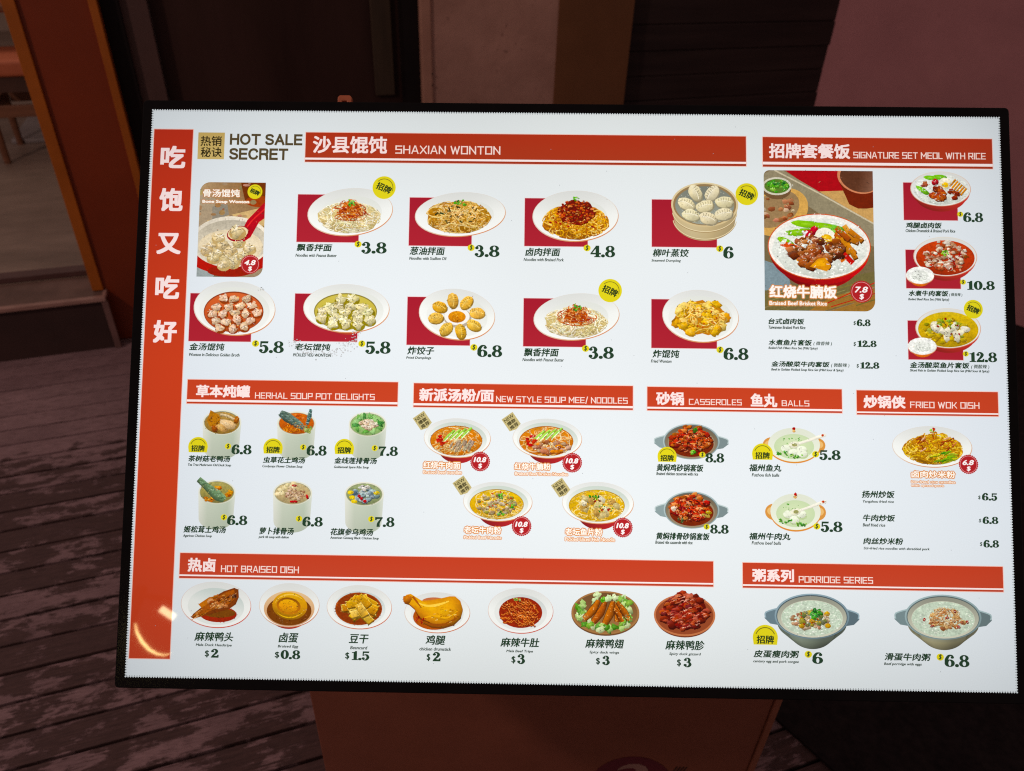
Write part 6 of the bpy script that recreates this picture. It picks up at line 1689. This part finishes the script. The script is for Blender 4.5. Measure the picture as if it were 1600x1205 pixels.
shape = clip_shape(16, 0, 16, 0)
bg = Clip()
bg.grid(x0, y0, x1, y1, 8, 12, lambda u, w: mixc(mixc((176, 150, 118), (124, 84, 50), u * (1 - w)), (150, 132, 108), w))
bg.poly([S(-.1, .1), S(.35, .2), S(.3, .55), S(-.1, .6)], (168, 150, 126))
bg.poly([S(.2, .26), S(.42, .22), S(.5, .5), S(.2, .56)], (140, 132, 118))
bg.poly([S(.4, .36), S(1.1, .24), S(1.1, .6), S(.5, .5)], (206, 176, 128))
bg.poly([S(.62, .0), S(1.1, .0), S(1.1, .26), S(.7, .22)], (112, 58, 36))
bg.ell(*S(.9, .2), W_ * .2, H_ * .06, (156, 70, 44), n=24, rings=1)
bg.poly([S(-.1, .9), S(.4, .96), S(.7, 1.1), S(-.1, 1.1)], (110, 96, 72))
bg.poly([S(-.1, .82), S(.3, .92), S(.2, 1.1), S(-.1, 1.1)], (150, 158, 156))
for k in range(30):
    bg.ell(*S(rng.random(), rng.uniform(0, .5)), rng.uniform(2, 6), rng.uniform(2, 5), jit(rng, (160, 130, 96), 30), n=10, rings=1)
bg.ell(*S(.5, .76), W_ * .66, H_ * .215, (178, 30, 24), n=48, rings=1)
bg.ell(*S(.5, .94), W_ * .34, H_ * .06, (150, 36, 24), n=30, rings=1)
bg.ell(*S(.5, .63), W_ * .60, H_ * .27, lambda r, a: shadec((232, 222, 204), .96 + .05 * math.cos(a)), n=48, rings=2)
bg.ell(*S(.5, .64), W_ * .56, H_ * .24, lambda r, a: shadec((206, 196, 176), 1.0 + .12 * math.sin(a) * r), n=48, rings=3)
bg.ell(*S(.5, .68), W_ * .49, H_ * .18, lambda r, a: mixc((236, 226, 204), (222, 206, 176), r), n=40, rings=3)
for (u, w) in ((.3, .59), (.62, .63), (.2, .68), (.38, .67), (.14, .72), (.78, .7), (.3, .76), (.5, .72), (.44, .8), (.24, .8), (.6, .8), (.54, .85), (.7, .77), (.4, .87)):
    wonton(bg, rng, *S(u, w), W_ * .10, jit(rng, (226, 204, 158), 8), (190, 164, 116))
bg.poly([S(.62, .58), S(.74, .40), S(.98, .22), S(1.12, .2), S(1.1, .33), S(.92, .42), S(.80, .58), S(.70, .63)], (178, 22, 34))
bg.stroke([S(.70, .52), S(.82, .40), S(1.05, .25)], 2.2, (222, 90, 90))
bg.ell(*S(.61, .545), W_ * .175, H_ * .08, (150, 14, 26), rot=-.25, n=26, rings=1)
bg.ell(*S(.605, .538), W_ * .155, H_ * .066, (226, 206, 170), rot=-.25, n=26, rings=1)
wonton(bg, rng, *S(.59, .525), W_ * .125, (230, 208, 160), (186, 156, 106))
sparkle(bg, rng, 300, 1.2)
bg.crop(shape)
o = ink_part(bg, 'photo_panel', None, 'small photograph of wontons in a white bowl with a red spoon', SOFT_PHOTO)
k = Ink(0.0012)
for t in MISC['souptext']: letter(k, t, (196, 124, 66), 0.3, 0.0, True, 0.9)
for t in MISC['souptext']: letter(k, t, (252, 244, 230), 0.5)
ink_part(k, 'dish_name', o)
k = Ink(0.0016); badge(k, *MISC['soupbadge']); ink_part(k, 'badge', o)
k = Ink(0.0016); seal(k, *MISC['soupseal']); ink_part(k, 'price_seal', o)

# braised brisket photograph
x0, y0, x1, y1 = MISC['brisket']
W_, H_ = x1 - x0, y1 - y0
shape = clip_shape(9, 0, 16, 0)
rng = random.Random(8)
bg = Clip()
bg.grid(x0, y0, x1, y1, 8, 12, lambda u, w: mixc((128, 110, 84), (104, 92, 66), w))
bg.poly([S(.1, -.05), S(.9, -.05), S(.75, .2), S(.5, .16)], (170, 20, 28))
bg.poly([S(.5, .15), S(1.1, .13), S(1.1, .45), S(.8, .36)], (196, 158, 108))
bg.poly([S(-.1, .06), S(.13, -.02), S(1.1, .42), S(1.1, .56), S(.9, .52), S(.3, .2)], (142, 132, 108))
bg.stroke([S(.1, .0), S(.5, .16), S(1.1, .42)], 2.4, (196, 184, 158), smooth=False)
bg.ell(*S(.14, .30), W_ * .28, H_ * .16, (206, 164, 104), rot=-.5, n=30, rings=1)
bg.ell(*S(.11, .28), W_ * .23, H_ * .12, (150, 124, 92), rot=-.5, n=30, rings=1)
chunks(bg, rng, *S(.12, .26), W_ * .2, H_ * .1, 24, ((170, 110, 80), (196, 170, 140), (140, 84, 60)), 5)
bg.ell(*S(.12, .14), W_ * .13, H_ * .07, (110, 84, 60), n=26, rings=1)
bg.ell(*S(.12, .115), W_ * .135, H_ * .065, (206, 200, 182), n=26, rings=1)
bg.ell(*S(.12, .115), W_ * .115, H_ * .052, (90, 120, 56), n=26, rings=1)
leaves(bg, rng, *S(.12, .115), W_ * .1, H_ * .042, 34, GREENS, 2.6)
bg.poly([S(.67, .04), S(1.02, .0), S(1.02, .26), S(.94, .27), S(.86, .27), S(.78, .24)], (112, 44, 32))
bg.ell(*S(.87, .05), W_ * .2, H_ * .11, (206, 140, 110), rot=.3, n=30, rings=1)
bg.ell(*S(.875, .055), W_ * .18, H_ * .095, lambda r, a: shadec((90, 56, 42), 1.0 + .5 * max(0, math.cos(a)) * r), rot=.3, n=30, rings=2)
bg.poly([S(-.1, .62), S(.2, .7), S(.25, .86), S(-.1, .86)], (124, 140, 146))
bg.poly([S(-.1, .9), S(.5, .8), S(1.1, .7), S(1.1, .84), S(.3, 1.05), S(-.1, 1.05)], (110, 100, 64))
bg.poly([S(.6, .9), S(1.1, .8), S(1.1, 1.05), S(.3, 1.05)], (150, 112, 66))
for k_ in range(26):
    u, w_ = rng.random(), rng.uniform(.8, 1.0)
    bg.stroke([S(u - .12, w_ + .03), S(u + .12, w_ - .03)], rng.uniform(.6, 2), jit(rng, (128, 112, 76), 26), smooth=False)
bg.stroke([S(.55, .95), S(1.05, .78)], 1.6, (186, 50, 44), smooth=False)
bg.stroke([S(.6, .97), S(1.05, .86)], 1.4, (176, 44, 40), smooth=False)
cx, cy, rx, ry = *S(.5, .545), W_ * .47, H_ * .235
bg.ell(cx, cy + ry * .34, rx * .82, ry * .94, lambda r, a: shadec((186, 22, 28), .82 + .2 * r * math.cos(a + .6)), n=40, rings=3)
bg.ell(cx, cy + ry * .16, rx * .965, ry * .99, lambda r, a: shadec((200, 28, 32), .9 + .2 * r * math.cos(a + .5)), n=48, rings=3)
bg.ell(cx, cy, rx, ry, (206, 110, 84), n=56, rings=1)
bg.ell(cx, cy, rx * .98, ry * .972, (236, 232, 224), n=56, rings=1)
rice(bg, rng, cx, cy + ry * .03, rx * .91, ry * .90, 420, 2.1)
P = lambda u, v: (cx + rx * u, cy + ry * v)
for (u, v, a, w_) in ((-.2, -.66, .12, .34), (-.4, -.42, -.1, .3), (.2, -.58, .2, .34), (-.64, -.12, .5, .18)):
    blob(bg, rng, *P(u, v), rx * w_, ry * .11, (130, 186, 60), a, .45, .1)
leaves(bg, rng, *P(.3, -.5), rx * .18, ry * .1, 10, ((90, 160, 60), (120, 186, 80)), 4)
blob(bg, rng, *P(-.22, -.34), rx * .12, ry * .16, (170, 20, 34), .7, .5)
blob(bg, rng, *P(-.1, -.48), rx * .08, ry * .14, (190, 30, 44), .3, .5)
bg.ell(*P(.12, -.28), rx * .21, ry * .28, lambda r, a: shadec((238, 232, 214), 1.02 - .12 * r * math.sin(a)), rot=.5, n=30, rings=3)
bg.ell(*P(.14, -.2), rx * .125, ry * .17, lambda r, a: shadec((236, 186, 60), 1.1 - .2 * r), rot=.4, n=24, rings=2)
specks(bg, rng, *P(.14, -.2), rx * .09, ry * .12, 22, ((250, 214, 110), (214, 150, 40)), 1.6)
for i in range(11):
    u, v = .40 + rng.uniform(-.06, .34), -.3 + rng.uniform(-.14, .5)
    x, y = P(u, v); a = rng.uniform(.3, 1.1); w_, h_ = rx * .17, ry * .075
    c = jit(rng, rng.choice(((196, 120, 52), (214, 146, 76), (176, 84, 36))), 8)
    pts = [(x + p[0] * math.cos(a) - p[1] * math.sin(a), y + p[0] * math.sin(a) + p[1] * math.cos(a)) for p in ((-w_, -h_), (w_, -h_), (w_, h_), (-w_, h_))]
    bg.poly([(p[0] + 1, p[1] + 2.4) for p in pts], shadec(c, .5))
    bg.raw(pts, [shadec(c, 1.25), c, shadec(c, .8), c], [(0, 1, 2, 3)])
for (u, v, a, c) in ((.5, .28, .8, (190, 30, 26)), (.34, .2, .9, (206, 110, 50)), (-.56, -.0, .3, (206, 80, 40)), (-.3, .22, -.6, (222, 160, 60))):
    x, y = P(u, v); w_, h_ = rx * .2, ry * .08
    bg.poly([(x + p[0] * math.cos(a) - p[1] * math.sin(a), y + p[0] * math.sin(a) + p[1] * math.cos(a)) for p in ((-w_, -h_), (w_, -h_), (w_, h_), (-w_, h_))], c)
chunks(bg, rng, *P(-.06, .16), rx * .52, ry * .46, 70, ((122, 62, 38), (148, 84, 52), (96, 46, 28), (172, 108, 70)), 7.4, amt=.55, shadow=(66, 28, 20))
specks(bg, rng, *P(-.1, .1), rx * .46, ry * .4, 60, ((226, 190, 160), (206, 150, 120)), 1.2, 1.6)
bg.poly([P(-.2, .62), P(-.04, .38), P(.1, .34), P(.22, .6), P(.14, .76)], (214, 140, 34))
bg.poly([P(-.16, .6), P(-.02, .42), P(.08, .4), P(.1, .6)], (232, 166, 56))
specks(bg, rng, *P(-.46, -.24), rx * .3, ry * .3, 20, ((238, 238, 232),), 2.0, 1.6)
sparkle(bg, rng, 380, 1.5)
bg.crop(shape)
o = ink_part(bg, 'photo_panel', None, 'large photograph of a red bowl of beef brisket rice on a wooden table', SOFT_PHOTO)
k = Ink(0.0024)
for t in MISC['briskettext']: letter(k, t, (214, 140, 76), 0.5, 0.0, True, 1.6)
for t in MISC['briskettext']: letter(k, t, (252, 244, 236), 0.7 if t[0][0] == '红' else .25)
ink_part(k, 'dish_name', o)
k = Ink(0.0028); seal(k, *MISC['brisketseal']); ink_part(k, 'price_seal', o)

# latch on the top edge
la = MB()
def lx(x, y): return q2m(x, y)
x_, y_ = lx(303, -22.0)
la.prism([(x_ - .0085, y_ - .004), (x_ - .003, y_ - .004), (x_ - .003, y_ + .0075), (x_ + .003, y_ + .0075), (x_ + .003, y_ - .004), (x_ + .0085, y_ - .004), (x_ + .0085, y_ + .012), (x_ + .006, y_ + .0145), (x_ - .006, y_ + .0145), (x_ - .0085, y_ + .012)][::-1], -0.030, -0.022)
on_board(la.build('latch', LATCH, None, 0.001))

# pedestal under the board
def sp(o):
    o.parent = sign
    o.matrix_local = inv.copy()
    return o
PX0, PX1, PY = -0.328, 0.465, 0.75
ped = sp(MB().prism([(PX0, PY), (PX1, PY), (PX1, PY + 0.30), (PX0, PY + 0.30)], 0.0, 0.70).build('pedestal', PEDESTAL, None, 0.003))
sp(MB().prism([(PX0 + .12, PY + .03), (PX1 - .12, PY + .03), (PX1 - .12, PY + .26), (PX0 + .12, PY + .26)], 0.7005, 1.02).build('neck', BLACK_METAL, None))
MB().box(PX1 + 0.0004, PX1 + 0.012, PY - 0.004, PY + 0.30, 0.0, 0.70).build('edge_trim', surface('worn_orange_edge', (0.36, 0.13, 0.075), (0.44, 0.16, 0.095), 14, rough=0.5), ped, 0.002)
m = MB(); n = 40
cxm, czm, rxm, rzm = 0.254, 0.124, 0.080, 0.106
def front(pts, y0, y1):
    mb = MB(); n_ = len(pts); b = 0
    mb.v = [(p[0], y0, p[1]) for p in pts] + [(p[0], y1, p[1]) for p in pts]
    mb.f = [tuple(range(n_))[::1], tuple(range(2 * n_ - 1, n_ - 1, -1))] + [(i, i + n_, (i + 1) % n_ + n_, (i + 1) % n_) for i in range(n_)]
    return mb
em = front([(cxm + rxm * math.cos(2 * math.pi * i / n), czm + rzm * math.sin(2 * math.pi * i / n)) for i in range(n)], PY - 0.0012, PY - 0.0002).build('emblem', MAROON, ped)
cu = [(-.030, .060), (-.024, .072), (-.010, .082), (.008, .084), (.022, .076), (.028, .062), (.020, .050), (.006, .040), (.010, .026), (-.004, .026), (-.008, .044), (.002, .056), (.006, .064), (-.002, .070), (-.014, .068)]
front([(cxm + p[0], czm + p[1]) for p in cu], PY - 0.0022, PY - 0.0014).build('emblem_curl', CREAM, em)
mk = MB()
for dx in (-.009, -.003, .003, .009):
    for a, b in (((dx - .003, -.008), (dx + .002, .009)),):
        p = [(0.341 + a[0] - .0009, .193 + a[1]), (0.341 + a[0] + .0009, .193 + a[1]), (0.341 + b[0] + .0009, .193 + b[1]), (0.341 + b[0] - .0009, .193 + b[1])]
        t = front(p, PY - 0.0010, PY - 0.0002)
        o_ = len(mk.v); mk.v += t.v; mk.f += [tuple(o_ + i for i in f_) for f_ in t.f]
mk.build('stencil_mark', INK, ped)
